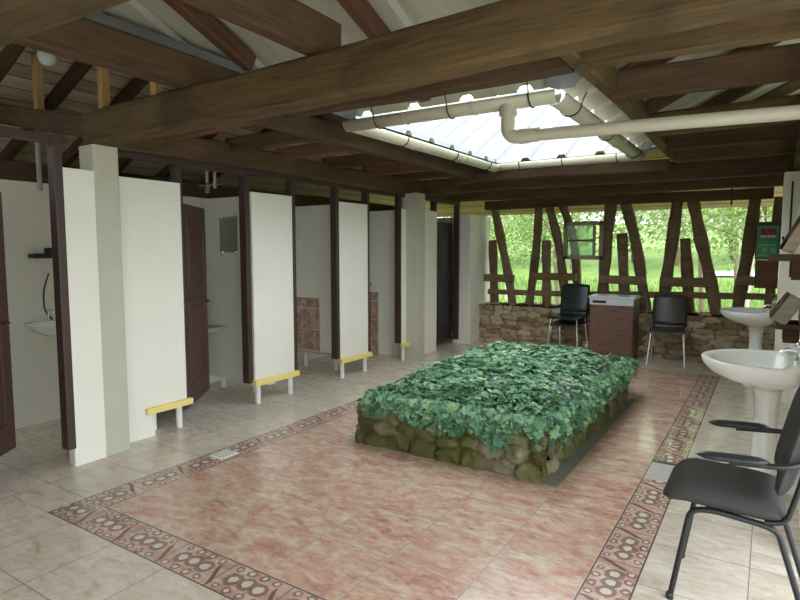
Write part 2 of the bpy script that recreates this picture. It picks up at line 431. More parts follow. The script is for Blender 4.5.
SC.view_settings.use_curve_mapping = False; SC.view_settings.exposure = 1.85
SC.cycles.max_bounces = 10; SC.cycles.diffuse_bounces = 6; SC.cycles.transparent_max_bounces = 12
SC.cycles.use_denoising = True
SC.cycles.sample_clamp_indirect = 6

# ------------------------------------------------------------------ ground and floor
def ground_z(x, y):
    z = -.12
    if y > 13: z += .085*(y-13)
    if x < -6: z += .03*(-6-x)
    return z+.05*noise.noise(V((x*.3, y*.3, 0)))
b = MB(); nx, ny = 70, 80
gv = [(-45+90*i/nx, -20+80*j/ny) for j in range(ny+1) for i in range(nx+1)]
b.add([(x, y, ground_z(x, y)-(.05 if -7 < x < 3 and -3 < y < 10.5 else 0)) for x, y in gv],
      [(j*(nx+1)+i, j*(nx+1)+i+1, (j+1)*(nx+1)+i+1, (j+1)*(nx+1)+i) for j in range(ny) for i in range(nx)], True)
struct(b.build('ground', 'meadow'))
fl = MB().box((-5.5, -1.6, -.15), (1.4, 9.35, 0)); struct(fl.build('floor', 'floor'))
b = MB().box((-9.5, -1.6, -.3), (-5.42, 9.4, -.06)); b.box((1.45, 4, -.3), (5, 9.4, -.06)); b.box((-5.42, 9.36, -.3), (1.45, 10.4, -.09)); struct(b.build('bounce_cut_apron', 'earth'))  # brown ground added to cut green bounce from the grass
b = MB().box((-9.5, -9, -.3), (9, -1.6, -.05)); b.box((1.42, -1.6, -.3), (9, 4, -.05)); struct(b.build('light_bounce_yard', 'path'))  # unseen pale ground, added to bounce daylight up into the room
# path outside
b = MB()
for i in range(14):
    pass
pp = [(-2+.5*i, 22.0+.4*math.sin(i*.6)) for i in range(16)]
b.add([(x, y-.7, ground_z(x, y-.7)+.06) for x, y in pp]+[(x, y+.7, ground_z(x, y+.7)+.06) for x, y in pp],
      [(i, i+1, 16+i+1, 16+i) for i in range(15)], True)
struct(b.build('garden_path', 'path'))
# grass blades
b = MB(); rnd = random.Random(3)
for i in range(9000):
    x = rnd.uniform(-9, 3.5); y = 9.8+rnd.random()**1.5*10
    if x < -6.2 and y < 10.9: continue
    z = ground_z(x, y); h = rnd.uniform(.08, .28); a = rnd.random()*PI; d = V((math.cos(a), math.sin(a), 0))*.012
    ln = V((rnd.uniform(-.08, .08), rnd.uniform(-.08, .08), 0)); p = V((x, y, z-.03))
    b.add([p-d, p+d, p+d*.6+ln*.4+V((0, 0, h*.6)), p+ln+V((0, 0, h)), p-d*.6+ln*.4+V((0, 0, h*.6))], [(0, 1, 2, 3, 4)])
tag(b.build('meadow_grass', 'blade', fix=False), 'bright green meadow grass outside beyond the low stone wall', 'grass', kind='stuff')

# ------------------------------------------------------------------ walls
FX = -4.15          # room face of the stall fronts
TH = .12
def wall(name, lo, hi, mat='plaster', bev=.008): return struct(MB().box(lo, hi, bev).build(name, mat))
wall('wall_left', (-5.4, -1.4, 0), (-5.26, 9.0, 2.07))
wall('wall_left_light_block', (-6.7, -1.6, -.1), (-6.58, 10.6, 2.2), 'timber_dark')  # added outer wall, stops daylight coming in under the left eave
wall('wall_end', (-5.4, 8.9, 0), (FX-TH, 9.0, 2.06))
wall('wall_front', (FX-TH, .55, 0), (-3.99, 1.3, 2.05))
b = MB().box((-4.07, 2.06, 0), (-3.99, 2.3, 2.05), .008); b.box((FX-TH, 2.27, 0), (-4.0, 2.3, 2.049)); b.box((FX-TH, 2.3, 0), (FX+.01, 2.78, 2.05)); b.box((FX-TH, 2.78, .2), (FX+.01, 3.09, 2.05)); struct(b.build('wall_front', 'plaster'))
wall('wall_front', (FX-TH, 3.88, .22), (FX, 4.43, 2.05))
wall('wall_front', (FX-TH, 5.2, .22), (FX, 5.75, 2.05))
wall('wall_front', (FX-TH, 6.52, .22), (FX, 6.66, 2.05)); 
wall('wall_front', (FX-TH, 6.84, 0), (FX+.02, 7.46, 2.06), bev=.012)
wall('wall_corner', (FX-TH, 8.24, 0), (-3.97, 9.0, 2.06), 'plaster', .012)
struct(MB().box((FX-.02, 2.28, 0), (-3.985, 2.465, 2.235), .012).build('pilaster', 'plaster_grey'))
struct(MB().box((FX-.14, 6.63, 0), (-3.985, 6.86, 2.26), .012).build('pilaster', 'plaster_grey'))
struct(MB().box((.075, 6.7, 0), (.28, 7.0, 2.245), .01).build('pilaster', 'plaster'))
# partitions between the stalls
wall('wall_partition', (-5.27, 2.76, 0), (FX-TH+.01, 2.88, 2.05))
wall('wall_partition', (-5.27, 4.16, .12), (FX-TH+.01, 4.26, 2.05))
wall('wall_partition', (-5.27, 5.5, .2), (FX-TH+.01, 5.6, 2.05))
wall('wall_partition', (-5.27, 6.76, 0), (FX-TH+.01, 6.86, 2.05))
wall('wall_partition', (-5.27, .55, 0), (FX-TH+.01, .65, 2.05))
for y0 in (4.16, 5.5):
    for x in (-5.0, -4.5): struct(MB().tube([(x, y0+.05, 0), (x, y0+.05, .22)], .025).build('partition_leg', 'white_pipe'))
struct(MB().box((-5.262, 5.487, .23), (-4.72, 5.5, .9)).build('wall_tiling', 'walltile'))
struct(MB().box((-5.262, 6.747, 0), (-4.7, 6.76, .9)).build('wall_tiling', 'walltile'))
struct(MB().box((-5.262, 5.47, .2), (FX-TH, 5.5, .23), .004).build('trim_1', 'pvc'))
# right wall
wall('wall_right', (.2, 3.3, 0), (.34, 9.1, 2.72))
wall('wall_near_light_block', (-5.4, -1.7, 0), (-.6, -1.58, 2.12))  # unseen wall added behind the camera to keep light off the beam fronts
wall('wall_right_return', (.3, 3.3, 0), (1.5, 3.42, 2.7))
# rubble wall under the half-timbering
def rubble(name, faces, mat, parent=None):
    """rubble masonry: every face is a grid swollen stone by stone (irregular cells), joints sunk between"""
    vs, fs, cols = [], [], []
    for (c0, ux, uy, un, L, Hh, cw, ch, depth, seed) in faces:
        rnd = random.Random(seed); ux, uy, un, c0 = V(ux), V(uy), V(un), V(c0)
        if seed in (21, 22, 23, 24): c0 = c0-ux*.04; L += .08      # faces run past the corners and meet
        seeds = []; z = 0; row = 0
        while z < Hh+ch:
            h = ch*rnd.uniform(.7, 1.3); x = -cw*rnd.random()
            while x < L+cw:
                w = cw*rnd.uniform(.55, 1.45)
                seeds.append((x+w/2, z+h/2+rnd.uniform(-.22, .22)*ch, rnd.random(), rnd.uniform(.3, 1), rnd.uniform(-.25, .25), rnd.uniform(-.35, .35))); x += w
            z += h
        st = .016; nu = max(2, int(L/st)); nv = max(2, int(Hh/st)); base = len(vs); asp = cw/ch*.95
        for j in range(nv+1):
            for i in range(nu+1):
                u, v = L*i/nu, Hh*j/nv
                n = noise.noise_vector(V((u*6, v*6, seed)))*.03; uu, vv = u+n.x, v+n.y*.7
                d1 = d2 = 9; best = None
                for q in seeds:
                    dx, dz = uu-q[0], (vv-q[1])*asp
                    if abs(dx) > .5: continue
                    d = dx*dx+dz*dz
                    if d < d1: d2 = d1; d1 = d; best = q
                    elif d < d2: d2 = d
                e = (math.sqrt(d2)-math.sqrt(d1))/cw
                k = min(1, max(0, e/.2)); k = k*k*(3-2*k)
                hgt = k*depth*(best[3]+best[4]*(uu-best[0])/cw*2+best[5]*(vv-best[1])/ch*1.6)+noise.noise(V((u*14, v*14, seed+3)))*depth*.45*k+noise.noise(V((u*37, v*37, seed)))*depth*.18
                vs.append(c0+ux*u+uy*v+un*hgt); cols.append((best[2], 1-min(1, k*1.6), 0, 1))
        for j in range(nv):
            for i in range(nu):
                a = base+j*(nu+1)+i; fs.append((a, a+1, a+nu+2, a+nu+1))
    b = MB(); b.add(vs, fs, True); o = b.build(name, mat, parent, fix=False)
    ca = o.data.color_attributes.new('stone', 'FLOAT_COLOR', 'POINT')
    ca.data.foreach_set('color', [c for q in cols for c in q]); return o
sw = struct(rubble('wall_back', [((-3.99, 8.62, 0), (1, 0, 0), (0, 0, 1), (0, -1, 0), 4.17, .62, .24, .075, .055, 5),
                          ((-3.99, 8.62, .62), (1, 0, 0), (0, 1, 0), (0, 0, 1), 4.17, .38, .25, .2, .04, 15)], 'stone'))
o = MB().box((-3.98, 8.63, 0), (.2, 9.0, .61)).build('wall_core', 'mortar'); struct(o)

# yellow rails on white legs under the raised panels
def panel_stand(y0, y1, xf, legs, label):
    t = thing('panel_stand', (xf, (y0+y1)/2, 0), label, 'panel support', 'yellow railed stands under the white panels')
    MB().obox((xf+.015, (y0+y1)/2, .215), (.03, (y1-y0)/2, .026), bev=.005).build('rail', 'yellow', t)
    for y in legs: MB().tube([(xf-.02, y, 0), (xf-.02, y, .19)], .026, 12).build('leg', 'white_pipe', t)
panel_stand(2.7, 3.13, FX, (3.03,), 'yellow rail with one white leg under the nearest white panel')
panel_stand(3.85, 4.46, FX, (3.93, 4.38), 'yellow rail on two white legs under the second white panel')
panel_stand(5.17, 5.78, FX, (5.25, 5.7), 'yellow rail on two white legs under the third white panel')
panel_stand(6.49, 6.94, FX+.02, (6.55, ), 'yellow rail under the farthest raised panel, left of the far pilaster')

# door frames and doors
def pbox(b, c, u, v, n, hu, hv, hn, bev=.004):
    R = Matrix((V(u), V(n), V(v))).transposed(); return b.obox(c, (hu, hn, hv), R, bev)
def frame(n, y0, y1, zb, leaf=None, zb1=None, FX=FX):
    r = bpy.data.objects.new('door_%d' % n, None); COL.objects.link(r); r.location = (FX-.05, (y0+y1)/2, 0); struct(r)
    MB().box((FX-.09, y0, zb), (FX-.005, y0+.055, 2.26), .004).build('jamb', 'frame', r)
    MB().box((FX-.09, y1-.055, zb1 if zb1 is not None else zb), (FX-.005, y1, 2.26), .004).build('jamb', 'frame', r)
    MB().box((FX-.09, y0-.02, 2.2), (FX-.012, y1+.02, 2.255), .004).build('lintel', 'frame', r)
    if leaf:
        hx, hy, ex, ey, z0, z1 = leaf
        d = V((ex-hx, ey-hy, 0)); L = d.length; d.normalize(); nrm = V((d.y, -d.x, 0)); c = V(((hx+ex)/2, (hy+ey)/2, (z0+z1)/2))
        dm = 'door_shade' if n == 5 else 'door'
        lf = pbox(MB(), c, d, (0, 0, 1), nrm, L/2, (z1-z0)/2, .018).build('leaf', dm, r)
        for s in (1, -1):
            b = MB()
            for k, (a0, a1) in enumerate(((z0+.18, z0+.92), (z0+1.04, z1-.14))):
                cc = V((c.x, c.y, (a0+a1)/2))+nrm*.022*s
                for zz in (a0, a1): pbox(b, V((cc.x, cc.y, zz)), d, (0, 0, 1), nrm, L/2-.1, .014, .01)
                for q in (-1, 1): pbox(b, cc+d*q*(L/2-.11), d, (0, 0, 1), nrm, .014, (a1-a0)/2, .01)
                pbox(b, cc, d, (0, 0, 1), nrm, L/2-.17, (a1-a0)/2-.06, .006)
            b.build('moulding', dm, lf)
        hb = MB(); p = c+d*(L/2-.06)
        for s in (1, -1): hb.tube([p+nrm*.018*s, p+nrm*.05*s, p+nrm*.055*s-d*.09], .009, 8)
        hb.build('handle', 'iron', lf)
    return r
frame(1, 1.3, 2.07, .13, (-4.06, 1.36, -4.48, 1.89, .1, 1.9), None, -3.98)
frame(2, 3.07, 3.86, .24, (-4.22, 3.13, -4.67, 3.735, .12, 1.9), .22)
frame(3, 4.43, 5.2, .24)
frame(4, 5.74, 6.54, .24)
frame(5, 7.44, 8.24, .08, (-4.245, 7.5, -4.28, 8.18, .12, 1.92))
for y0, y1 in ((3.84, 4.45), (5.18, 5.76), (6.52, 7.46), (2.47, 3.08)):
    struct(MB().box((FX-.085, y0, 2.205), (FX-.015, y1, 2.25), .004).build('trim_2', 'frame'))

# ------------------------------------------------------------------ roof
HX0, HX1, HY0, HY1, HZ = -2.65, -1.115, 3.5, 6.19, 2.475
RX0, RX1, RY0, RY1, RZ = -4.4, .5, 1.6, 8.9, 3.25
FZ = 3.96                                    # the far wing is deeper, its ridge higher
SN, SF, SL, SR = .75/1.82, 1.46/2.8, .75/1.8, .75/1.6
VY = HY1+.75/SF                              # where the far slope reaches the side ridges
def roof_strip(name, along, lo, hi, a0, a1, b0, b1, z0, z1, klo, khi, cap=1e9, step=.4):
    """ribbed sheet from the hole edge (along range lo..hi at a0, height z0) up to its ridge (b0..b1 at a1, z1)"""
    st = []; s = b0; prof = [(0, 0), (.09, 0), (.095, .004), (.1, 0), (.22, .0), (.245, .036), (.305, .036), (.33, 0)]
    while s < b1:
        for d, h in prof:
            if s+d < b1: st.append((s+d, h))
        s += step
    st.append((b1, 0)); vs = []; L = abs(a1-a0)
    for s, h in st:
        d = max(0, (lo-s)*klo, (s-hi)*khi); t0 = min(d, cap, L*.995)/L
        for k in range(2):
            t = t0 if k == 0 else 1.
            q = a0+(a1-a0)*t; z = z0+(z1-z0)*t+h
            vs.append((s, q, z) if along == 'x' else (q, s, z))
    n = len(st)
    top = [(x, y, z+.004) for x, y, z in vs]
    fs = [(2*i, 2*i+2, 2*i+3, 2*i+1) for i in range(n-1)]
    b = MB(); b.add(vs, fs); b.add(top, [tuple(reversed(f)) for f in fs])
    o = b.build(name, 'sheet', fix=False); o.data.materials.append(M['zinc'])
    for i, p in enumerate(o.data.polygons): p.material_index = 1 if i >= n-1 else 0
    return struct(o)
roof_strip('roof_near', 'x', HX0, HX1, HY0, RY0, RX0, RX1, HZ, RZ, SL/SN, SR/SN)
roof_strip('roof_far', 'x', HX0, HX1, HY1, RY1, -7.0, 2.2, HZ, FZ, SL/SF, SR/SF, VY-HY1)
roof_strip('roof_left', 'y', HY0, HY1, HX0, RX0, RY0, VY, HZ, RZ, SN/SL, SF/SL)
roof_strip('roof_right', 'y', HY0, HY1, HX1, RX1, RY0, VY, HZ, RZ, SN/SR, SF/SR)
def slab(name, pts, mat, th=.035):
    pts = [V(p) for p in pts]; n = (pts[1]-pts[0]).cross(pts[2]-pts[0]).normalized()
    if n.z < 0: n = -n
    b = MB(); b.add(pts+[p+n*th for p in pts], [(3, 2, 1, 0), (4, 5, 6, 7)]+[(i, (i+1) % 4, 4+(i+1) % 4, 4+i) for i in range(4)])
    return struct(b.build(name, mat))
EX0, EZ = -8.0, 1.6  # left eave drawn out and low to hold back light from the ground
slab('roof_left_outer', [(RX0, RY0, RZ), (RX0, 10.6, RZ), (EX0, 10.6, EZ), (EX0, -1.6, EZ)], 'boards_x')
slab('roof_near_outer', [(RX1, RY0, RZ), (RX0, RY0, RZ), (-6.4, -1.75, 2.06), (2.6, -1.75, 2.06)], 'boards_y')  # unseen near eave, lowered so less sky light reaches the beams
slab('roof_right_outer', [(RX1, 8.6, RZ), (RX1, RY0, RZ), (1.5, -1.6, 2.55), (1.5, 8.6, 2.55)], 'boards_x')
slab('roof_far_outer', [(-7.2, RY1, FZ), (2.3, RY1, FZ), (2.3, 11.0, 2.2), (-7.2, 11.0, 2.2)], 'boards_y')
# valley flashings under the seams
for n_, (hx, hy, rx, ry) in enumerate(((HX0, HY0, RX0, RY0), (HX0, HY1, RX0, VY), (HX1, HY0, RX1, RY0), (HX1, HY1, RX1, VY))):
    a, c = V((hx, hy, HZ-.02)), V((rx, ry, RZ-.02)); d = (c-a).normalized(); sd = d.cross(V((0, 0, 1))).normalized()*(.19 if n_ == 0 else .1); n0 = V((0, 0, .045 if n_ == 0 else .02))
    b = MB(); b.add([a-sd+n0, a, a+sd+n0, c-sd+n0, c, c+sd+n0], [(0, 1, 4, 3), (1, 2, 5, 4)])
    struct(b.build('trim_%d' % (3+n_), 'flash'))

# ------------------------------------------------------------------ timbers
TZ = 2.36
timber('tie_beam', (-4.3, 1.02, 2.385), (.6, 1.02, 2.385), .2, .25, 'timber', 'tie beam crossing the top left corner, nearest to the camera')
timber('tie_beam', (-4.15, 2.37, 2.345), (.6, 2.37, 2.43), .15, .235, 'timber', 'long olive brown tie beam from the near pilaster across the whole view', jit=.008)
timber('tie_beam', (-4.2, 6.98, 2.36), (.3, 6.98, 2.36), .16, .2, 'timber_dark', 'far tie beam above the half-timbered wall, resting on the white right pilaster')
timber('tie_beam', (-4.16, 2.37, 2.385), (-5.5, 2.37, 2.64), .14, .16, 'timber_dark', 'short beam over the left stalls, carrying on the long tie beam')
timber('wall_plate', (-4.12, 2.46, 2.34), (-4.12, 7.6, 2.34), .14, .19, 'timber_dark', 'lengthwise beam above the stall door frames')
timber('wall_plate', (-5.33, .6, 2.15), (-5.33, 8.9, 2.15), .13, .16, 'timber_dark', 'long dark beam lying on top of the white back wall of the stalls')
timber('wall_plate', (.22, 3.3, 2.37), (.22, 6.88, 2.37), .13, .2, 'timber', 'lengthwise beam on top of the right wall')
timber('ceiling_beam', (-3.06, .75, 2.575), (-3.06, 2.78, 2.575), .11, .2, 'timber_dark', 'lengthwise dark beam at upper left, from the corner beam to the long tie beam')
timber('ceiling_beam', (-2.02, .75, 2.6), (-2.02, 2.5, 2.6), .11, .2, 'timber_dark', 'lengthwise dark beam at top centre, ending on the long tie beam')
timber('ceiling_beam', (-2.98, 2.46, 2.43), (-3.08, 6.9, 2.43), .1, .15, 'timber_dark', 'lengthwise beam left of the roof opening')
timber('ceiling_beam', (-.87, 2.5, 2.51), (-.87, 6.9, 2.5), .08, .15, 'timber', 'lengthwise beam right of the roof opening')
timber('trimmer_beam', (-3.06, 3.1, 2.505), (-.92, 3.1, 2.505), .1, .15, 'timber_dark', 'dark crosswise beam along the near edge of the roof opening')
timber('trimmer_beam', (-3.3, 6.42, 2.36), (-.9, 6.42, 2.36), .1, .11, 'timber_dark', 'crosswise beam under the far edge of the roof opening')
words = ['first', 'second', 'third', 'fourth', 'fifth', 'sixth']
for i, y in enumerate((2.95, 3.6, 4.25, 4.95, 5.65, 6.3)):
    timber('ceiling_joist', (-4.14, y, 2.43), (-3.06, y, 2.445), .08, .12, 'timber_dark' if i % 2 else 'timber_red',
           'short crosswise joist above the stall fronts, %s behind the long tie beam' % words[i], 'joist', 'short joists above the stall fronts')
for i, (y, zz) in enumerate(((3.0, 2.48), (3.75, 2.48), (4.95, 2.48), (5.8, 2.48), (6.4, 2.46))):
    timber('ceiling_joist', (-.85, y, zz), (.34, y, zz), .09, .17, 'timber_dark' if i % 2 else 'timber',
           'dark crosswise joist right of the roof opening, %s from the long tie beam' % words[i], 'joist', 'joists right of the roof opening')
sl_ = (RZ-HZ)/(HY0-RY0)
for i, x in enumerate((-3.72, -2.93, -1.92, -1.1, -.2)):
    lo_y = 2.95 if x > -2.7 else 2.95-(-2.7-x)*.85
    z = lambda y: HZ+sl_*(HY0-y)-.065
    if x > -1.05: lo_y = 2.6
    timber('rafter', (x, lo_y+.35 if HX0 < x < HX1 else lo_y, z(lo_y+.35 if HX0 < x < HX1 else lo_y)), (x, RY0, z(RY0)), .085, .11, 'timber_red',
           'red-brown sloping rafter under the near metal roof, %s from the left' % words[i], 'rafter', 'rafters under the near metal roof')
for i, y in enumerate((2.75, 3.6, 4.6, 5.6, 6.5)):
    x0 = -2.75 if HY0 < y < HY1 else -3.4
    z = lambda x: HZ+sl_*(HX0-x)-.065
    timber('rafter', (x0, y, z(x0)), (RX0, y, z(RX0)), .08, .1, 'timber_dark', 'dark rafter under the left metal roof slope, %s from the near end' % words[i], 'rafter', 'rafters under the left metal roof')
for i, y in enumerate((3.7, 4.6, 5.5, 6.4)):
    z = lambda x: HZ+(RZ-HZ)/(RX1-HX1)*(x-HX1)-.065
    timber('rafter', (-.82 if i < 3 else -.6, y+.12, z(-.82 if i < 3 else -.6)), (RX1, y+.12, z(RX1)), .08, .1, 'timber_dark', 'dark rafter under the right metal roof slope, %s from the near end' % words[i], 'rafter', 'rafters under the right metal roof')
so_ = (RZ-EZ)/(RX0-EX0)
for i, y in enumerate((2.18, 2.68, 3.2, 3.75, 4.35, 5.0)):
    timber('rafter', (-6.3, y, EZ+so_*1.7-.06), (RX0+.02, y, RZ-.06), .07, .1, 'timber_dark', 'dark slanting rafter under the boarded outer roof, %s from the left' % words[i], 'rafter', 'rafters under the boarded outer roof')
for i, (x, z0, z1) in enumerate(((-4.84, 2.49, 3.0), (-3.98, 2.46, 3.0), (-3.36, 2.46, 2.76))):
    timber('roof_stud', (x, 2.36, z0), (x, 2.36, z1), .06, .06, 'timber_pale', 'pale upright stud between the long tie beam and the roof, %s from the left' % words[i], 'stud', 'pale studs under the roof', up=V((1, 0, 0)))
timber('ridge_beam', (RX0, RY0-.1, RZ-.19), (RX0, 8.6, RZ-.19), .1, .16, 'timber_dark', 'dark ridge beam high above the stalls, between metal roof and boards')
timber('head_beam', (-3.94, 8.78, 2.225), (.0, 8.78, 2.225), .17, .14, 'timber_dark', 'horizontal head beam on top of the half-timber posts')
timber('head_beam', (-4.3, 8.0, 2.3), (.3, 8.0, 2.3), .13, .14, 'timber_dark', 'crosswise beam behind the far tie beam')

# ------------------------------------------------------------------ half-timbered back wall
def post(pts, wpx, label, name='timber_post', group='crooked posts of the half-timbered wall', y=8.8, dy=.06, cat='post'):
    P = [V((x, y, z)) for x, z in pts]
    if len(P) > 2:
        t = []
        for i in range(len(P)-1):
            a, b_, = P[i], P[i+1]; p0 = P[max(i-1, 0)]; p3 = P[min(i+2, len(P)-1)]
            for k in range(6):
                u = k/6; t.append(.5*((2*a)+(b_-p0)*u+(2*p0-5*a+4*b_-p3)*u*u+(3*a-p0-3*b_+p3)*u**3))
        t.append(P[-1]); P = t
    else:
        P = [P[0].lerp(P[1], k/10) for k in range(11)]
    rnd = random.Random(int(P[0].x*977)); ph = rnd.random()*6
    b = MB(); rings = []
    for i, p in enumerate(P):
        d = (P[min(i+1, len(P)-1)]-P[max(i-1, 0)]).normalized(); sx = V((0, 1, 0)).cross(d).normalized()
        wv = wpx*1.2*(1+.09*math.sin(i*.9+ph)+.05*rnd.uniform(-1, 1))
        rings.append([p+sx*wv*math.copysign(abs(math.cos(a))**.7, math.cos(a))+V((0, 1, 0))*dy*math.copysign(abs(math.sin(a))**.7, math.sin(a)) for a in [2*PI*(k+.5)/12 for k in range(12)]])
    b.rings(rings, smooth=True); o = b.build(name, 'timber_grey'); return tag(o, label, cat, group)
zb = .6
post([(-3.81, 2.17), (-3.68, 1.62), (-3.56, 1.11), (-3.47, zb)], .056, 'crooked timber post leaning right, leftmost of the tall posts')
post([(-3.07, 2.17), (-3.085, 1.72), (-3.13, 1.2), (-3.2, zb)], .052, 'tall timber post leaning left, next after the leftmost tall one')
post([(-2.91, 2.17), (-2.76, 1.65), (-2.67, 1.1), (-2.61, zb)], .052, 'tall timber post just left of the hung window sash')
post([(-2.71, 2.17), (-2.58, 1.8), (-2.5, 1.4), (-2.44, zb)], .05, 'tall timber post seen through the hung window sash', y=8.86)
post([(-1.99, 2.17), (-2.03, 1.65), (-2.06, 1.1), (-2.06, zb)], .066, 'tall timber post at the right edge of the hung window sash')
post([(-1.79, 2.17), (-1.64, 1.64), (-1.54, 1.1), (-1.46, zb)], .062, 'tall timber post leaning right, above the brown appliance')
post([(-1.11, 2.17), (-1.17, 1.5), (-1.22, 1.), (-1.23, zb)], .064, 'tall timber post leaning left, above the single grey chair')
post([(-.92, 2.17), (-.8, 1.63), (-.67, 1.1), (-.57, zb)], .066, 'thick timber post leaning right, forming an A with its neighbour right of the grey chair')
post([(-.2, 2.17), (-.25, 1.5), (-.31, 1.), (-.34, zb)], .064, 'tall dark timber post left of the green sign')
post([(.06, 2.17), (.03, 1.5), (.01, zb)], .05, 'timber post behind the green sign, rightmost of all')
g2 = 'short stub posts of the half-timbered wall'
post([(-3.85, 1.66), (-3.8, zb)], .055, 'short stub post at the left end of the half-timbered wall', 'stub_post', g2, 8.83)
post([(-2.95, 1.65), (-2.92, zb)], .055, 'short stub post between two tall posts, left of the window sash', 'stub_post', g2, 8.83)
post([(-1.83, 1.74), (-1.75, zb)], .06, 'short stub post above the brown appliance', 'stub_post', g2, 8.83)
post([(-1.0, 1.66), (-.9, zb)], .06, 'short stub post inside the A of posts right of the grey chair', 'stub_post', g2, 8.83)
g3 = 'short cross logs between the posts'
for (x0, x1, z, r, lb, yy) in ((-3.93, -3.44, 1.05, .06, 'short cross log at the left end of the half-timbered wall', 8.72),
                        (-3.13, -2.44, 1.09, .055, 'short cross log below the hung window sash', 8.71),
                        (-2.1, -1.48, 1.07, .06, 'short cross log just above the brown appliance', 8.71),
                        (-1.28, -.62, 1.06, .062, 'round cross log right of the grey chair back', 8.71),
                        (-.36, .06, 1.1, .06, 'short cross log below the green sign', 8.71)):
    timber('cross_log', (x0, yy, z), (x1, yy, z), .1, r*2, 'timber_grey', lb, 'log', g3)
timber('bottom_rail', (-3.9, 8.8, .81), (.1, 8.8, .9), .08, .085, 'timber_grey', 'long low rail running through all the posts above the stone wall', 'rail')
o = MB().tube([(-.46, 8.7, 2.4), (-.46, 8.7, 2.08)], .012).build('hanging_rod', 'iron'); tag(o, 'thin dark rod hanging from the ceiling before the head beam', 'rod')

# window sash hung on the posts
t = thing('window_sash', (-2.34, 8.68, 1.36), 'small old window sash with two panes hung between the crooked posts', 'window')
b = MB()
for lo, hi in (((-2.63, 8.64, 1.36), (-2.05, 8.7, 1.42)), ((-2.63, 8.64, 1.86), (-2.05, 8.7, 1.92)), ((-2.63, 8.64, 1.36), (-2.57, 8.7, 1.92)), ((-2.11, 8.64, 1.36), (-2.05, 8.7, 1.92)), ((-2.2, 8.645, 1.4), (-2.165, 8.695, 1.9))): b.box(lo, hi, .006)
b.build('frame', 'weathered', t)
MB().box((-2.58, 8.65, 1.625), (-2.17, 8.69, 1.655), .004).build('muntin', 'timber_grey', t)
MB().box((-2.58, 8.665, 1.65), (-2.18, 8.671, 1.87)).build('pane', 'glass', t)
MB().box((-2.58, 8.665, 1.41), (-2.18, 8.671, 1.63)).build('pane', 'glass', t)

# green sign and brown board
t = thing('poster_board', (-.04, 8.6, 1.38), 'green printed board with red, black and white picture beside the right pilaster', 'sign')
MB().box((-.17, 8.58, 1.38), (.09, 8.62, 1.85), .004).build('board', 'timber_red', t)
p = MB().box((-.155, 8.572, 1.4), (.075, 8.58, 1.8)).build('poster', 'sign_green', t)
b = MB()
for x in (-.09, -.03, .02): b.lathe([(.001, -.004), (.026, -.004), (.026, .004), (.001, .004)], (0, 0, 0), 12); b.v[-48:] = [V((x, 8.569, 1.715))+V((q.x*.9, q.z*.6, q.y*1.5)) for q in b.v[-48:]]
b.build('red_figures', 'sign_red', p)
MB().box((-.115, 8.569, 1.675), (.045, 8.573, 1.765)).build('picture', 'black', p)
b = MB()
for i in range(7): b.box((-.115+.024*i, 8.564, 1.655), (-.115+.024*i+.016, 8.57, 1.685))
b.build('lettering', 'sign_white', p)
MB().box((-.13, 8.568, 1.55), (.05, 8.573, 1.572)).build('pale_text_bar', 'sign_pale', p)
MB().box((-.13, 8.568, 1.425), (-.02, 8.573, 1.445)).build('pale_text_bar', 'sign_pale', p)
MB().box((-.01, 8.568, 1.46), (.05, 8.573, 1.535)).build('pale_block', 'sign_pale', p)
MB().box((-.1, 8.567, 1.475), (-.04, 8.573, 1.535)).build('lime_emblem', 'sign_yellow', p)
tag(MB().box((-.16, 8.58, 1.02), (.09, 8.63, 1.375), .006).build('wooden_board', 'timber_red'), 'plain reddish brown board under the green printed board', 'board')

# ------------------------------------------------------------------ gutters and pipe
def gutter(a, c, side, brackets, label, grp='gutters round the roof opening'):
    a, c = V(a), V(c); d = (c-a).normalized(); s = V((0, 0, 1)).cross(d); r = .066
    t = thing('gutter', tuple(a), label, 'gutter', grp)
    n = 12; b = MB(); vs = []; 
    for p in (a, c):
        for k in range(n+1):
            an = PI+PI*k/n; vs.append(p+s*r*math.cos(an)+V((0, 0, 1))*r*math.sin(an))
        for k in range(n, -1, -1):
            an = PI+PI*k/n; vs.append(p+s*(r-.006)*math.cos(an)+V((0, 0, 1))*(r-.006)*math.sin(an))
    m = 2*(n+1)
    b.add(vs, [(k, (k+1) % m, m+(k+1) % m, m+k) for k in range(m)]+[tuple(range(m)), tuple(range(2*m-1, m-1, -1))], True)
    b.build('channel', 'pvc', t)
    for q in brackets:
        p = a.lerp(c, q); bb = MB()
        bb.tube(arc(p, .072, PI*.98, PI*2.02, 10, s, (0, 0, 1)), .0045, 6)
        e = p+s*side*.072; bb.tube([e, e+V((0, 0, .03))+s*side*.01, e+V((0, 0, .07))+s*side*.03], .004, 6)
        bb.build('bracket', 'iron', t)
    for q in (.33, .66) if (c-a).length > 1 else ():
        p = a.lerp(c, q); MB().tube(arc(p, .069, PI*.99, PI*2.01, 10, s, (0, 0, 1)), .004, 6).build('joint_ring', 'pvc', t)
    return t
GZ = 2.43
gx0, gx1, gy0, gy1 = -2.63, -1.13, 3.44, 6.12
gutter((gx0-.03, gy0, GZ), (gx1+.03, gy0, GZ), -1, (.18, .55, .9), 'cream gutter along the near edge of the roof opening')
gutter((gx0, gy0+.05, GZ), (gx0, gy1-.05, GZ), 1, (.25, .6, .9), 'cream gutter along the left edge of the roof opening')
gutter((gx0-.03, gy1, GZ+.02), (gx1+.03, gy1, GZ+.02), 1, (.2, .5, .85), 'pale gutter along the far edge of the roof opening')
gutter((gx1, gy0+.05, GZ), (gx1, gy1-.05, GZ), -1, (.12, .5, .9), 'cream gutter along the right edge of the roof opening')
px, pz = -1.41, 2.195
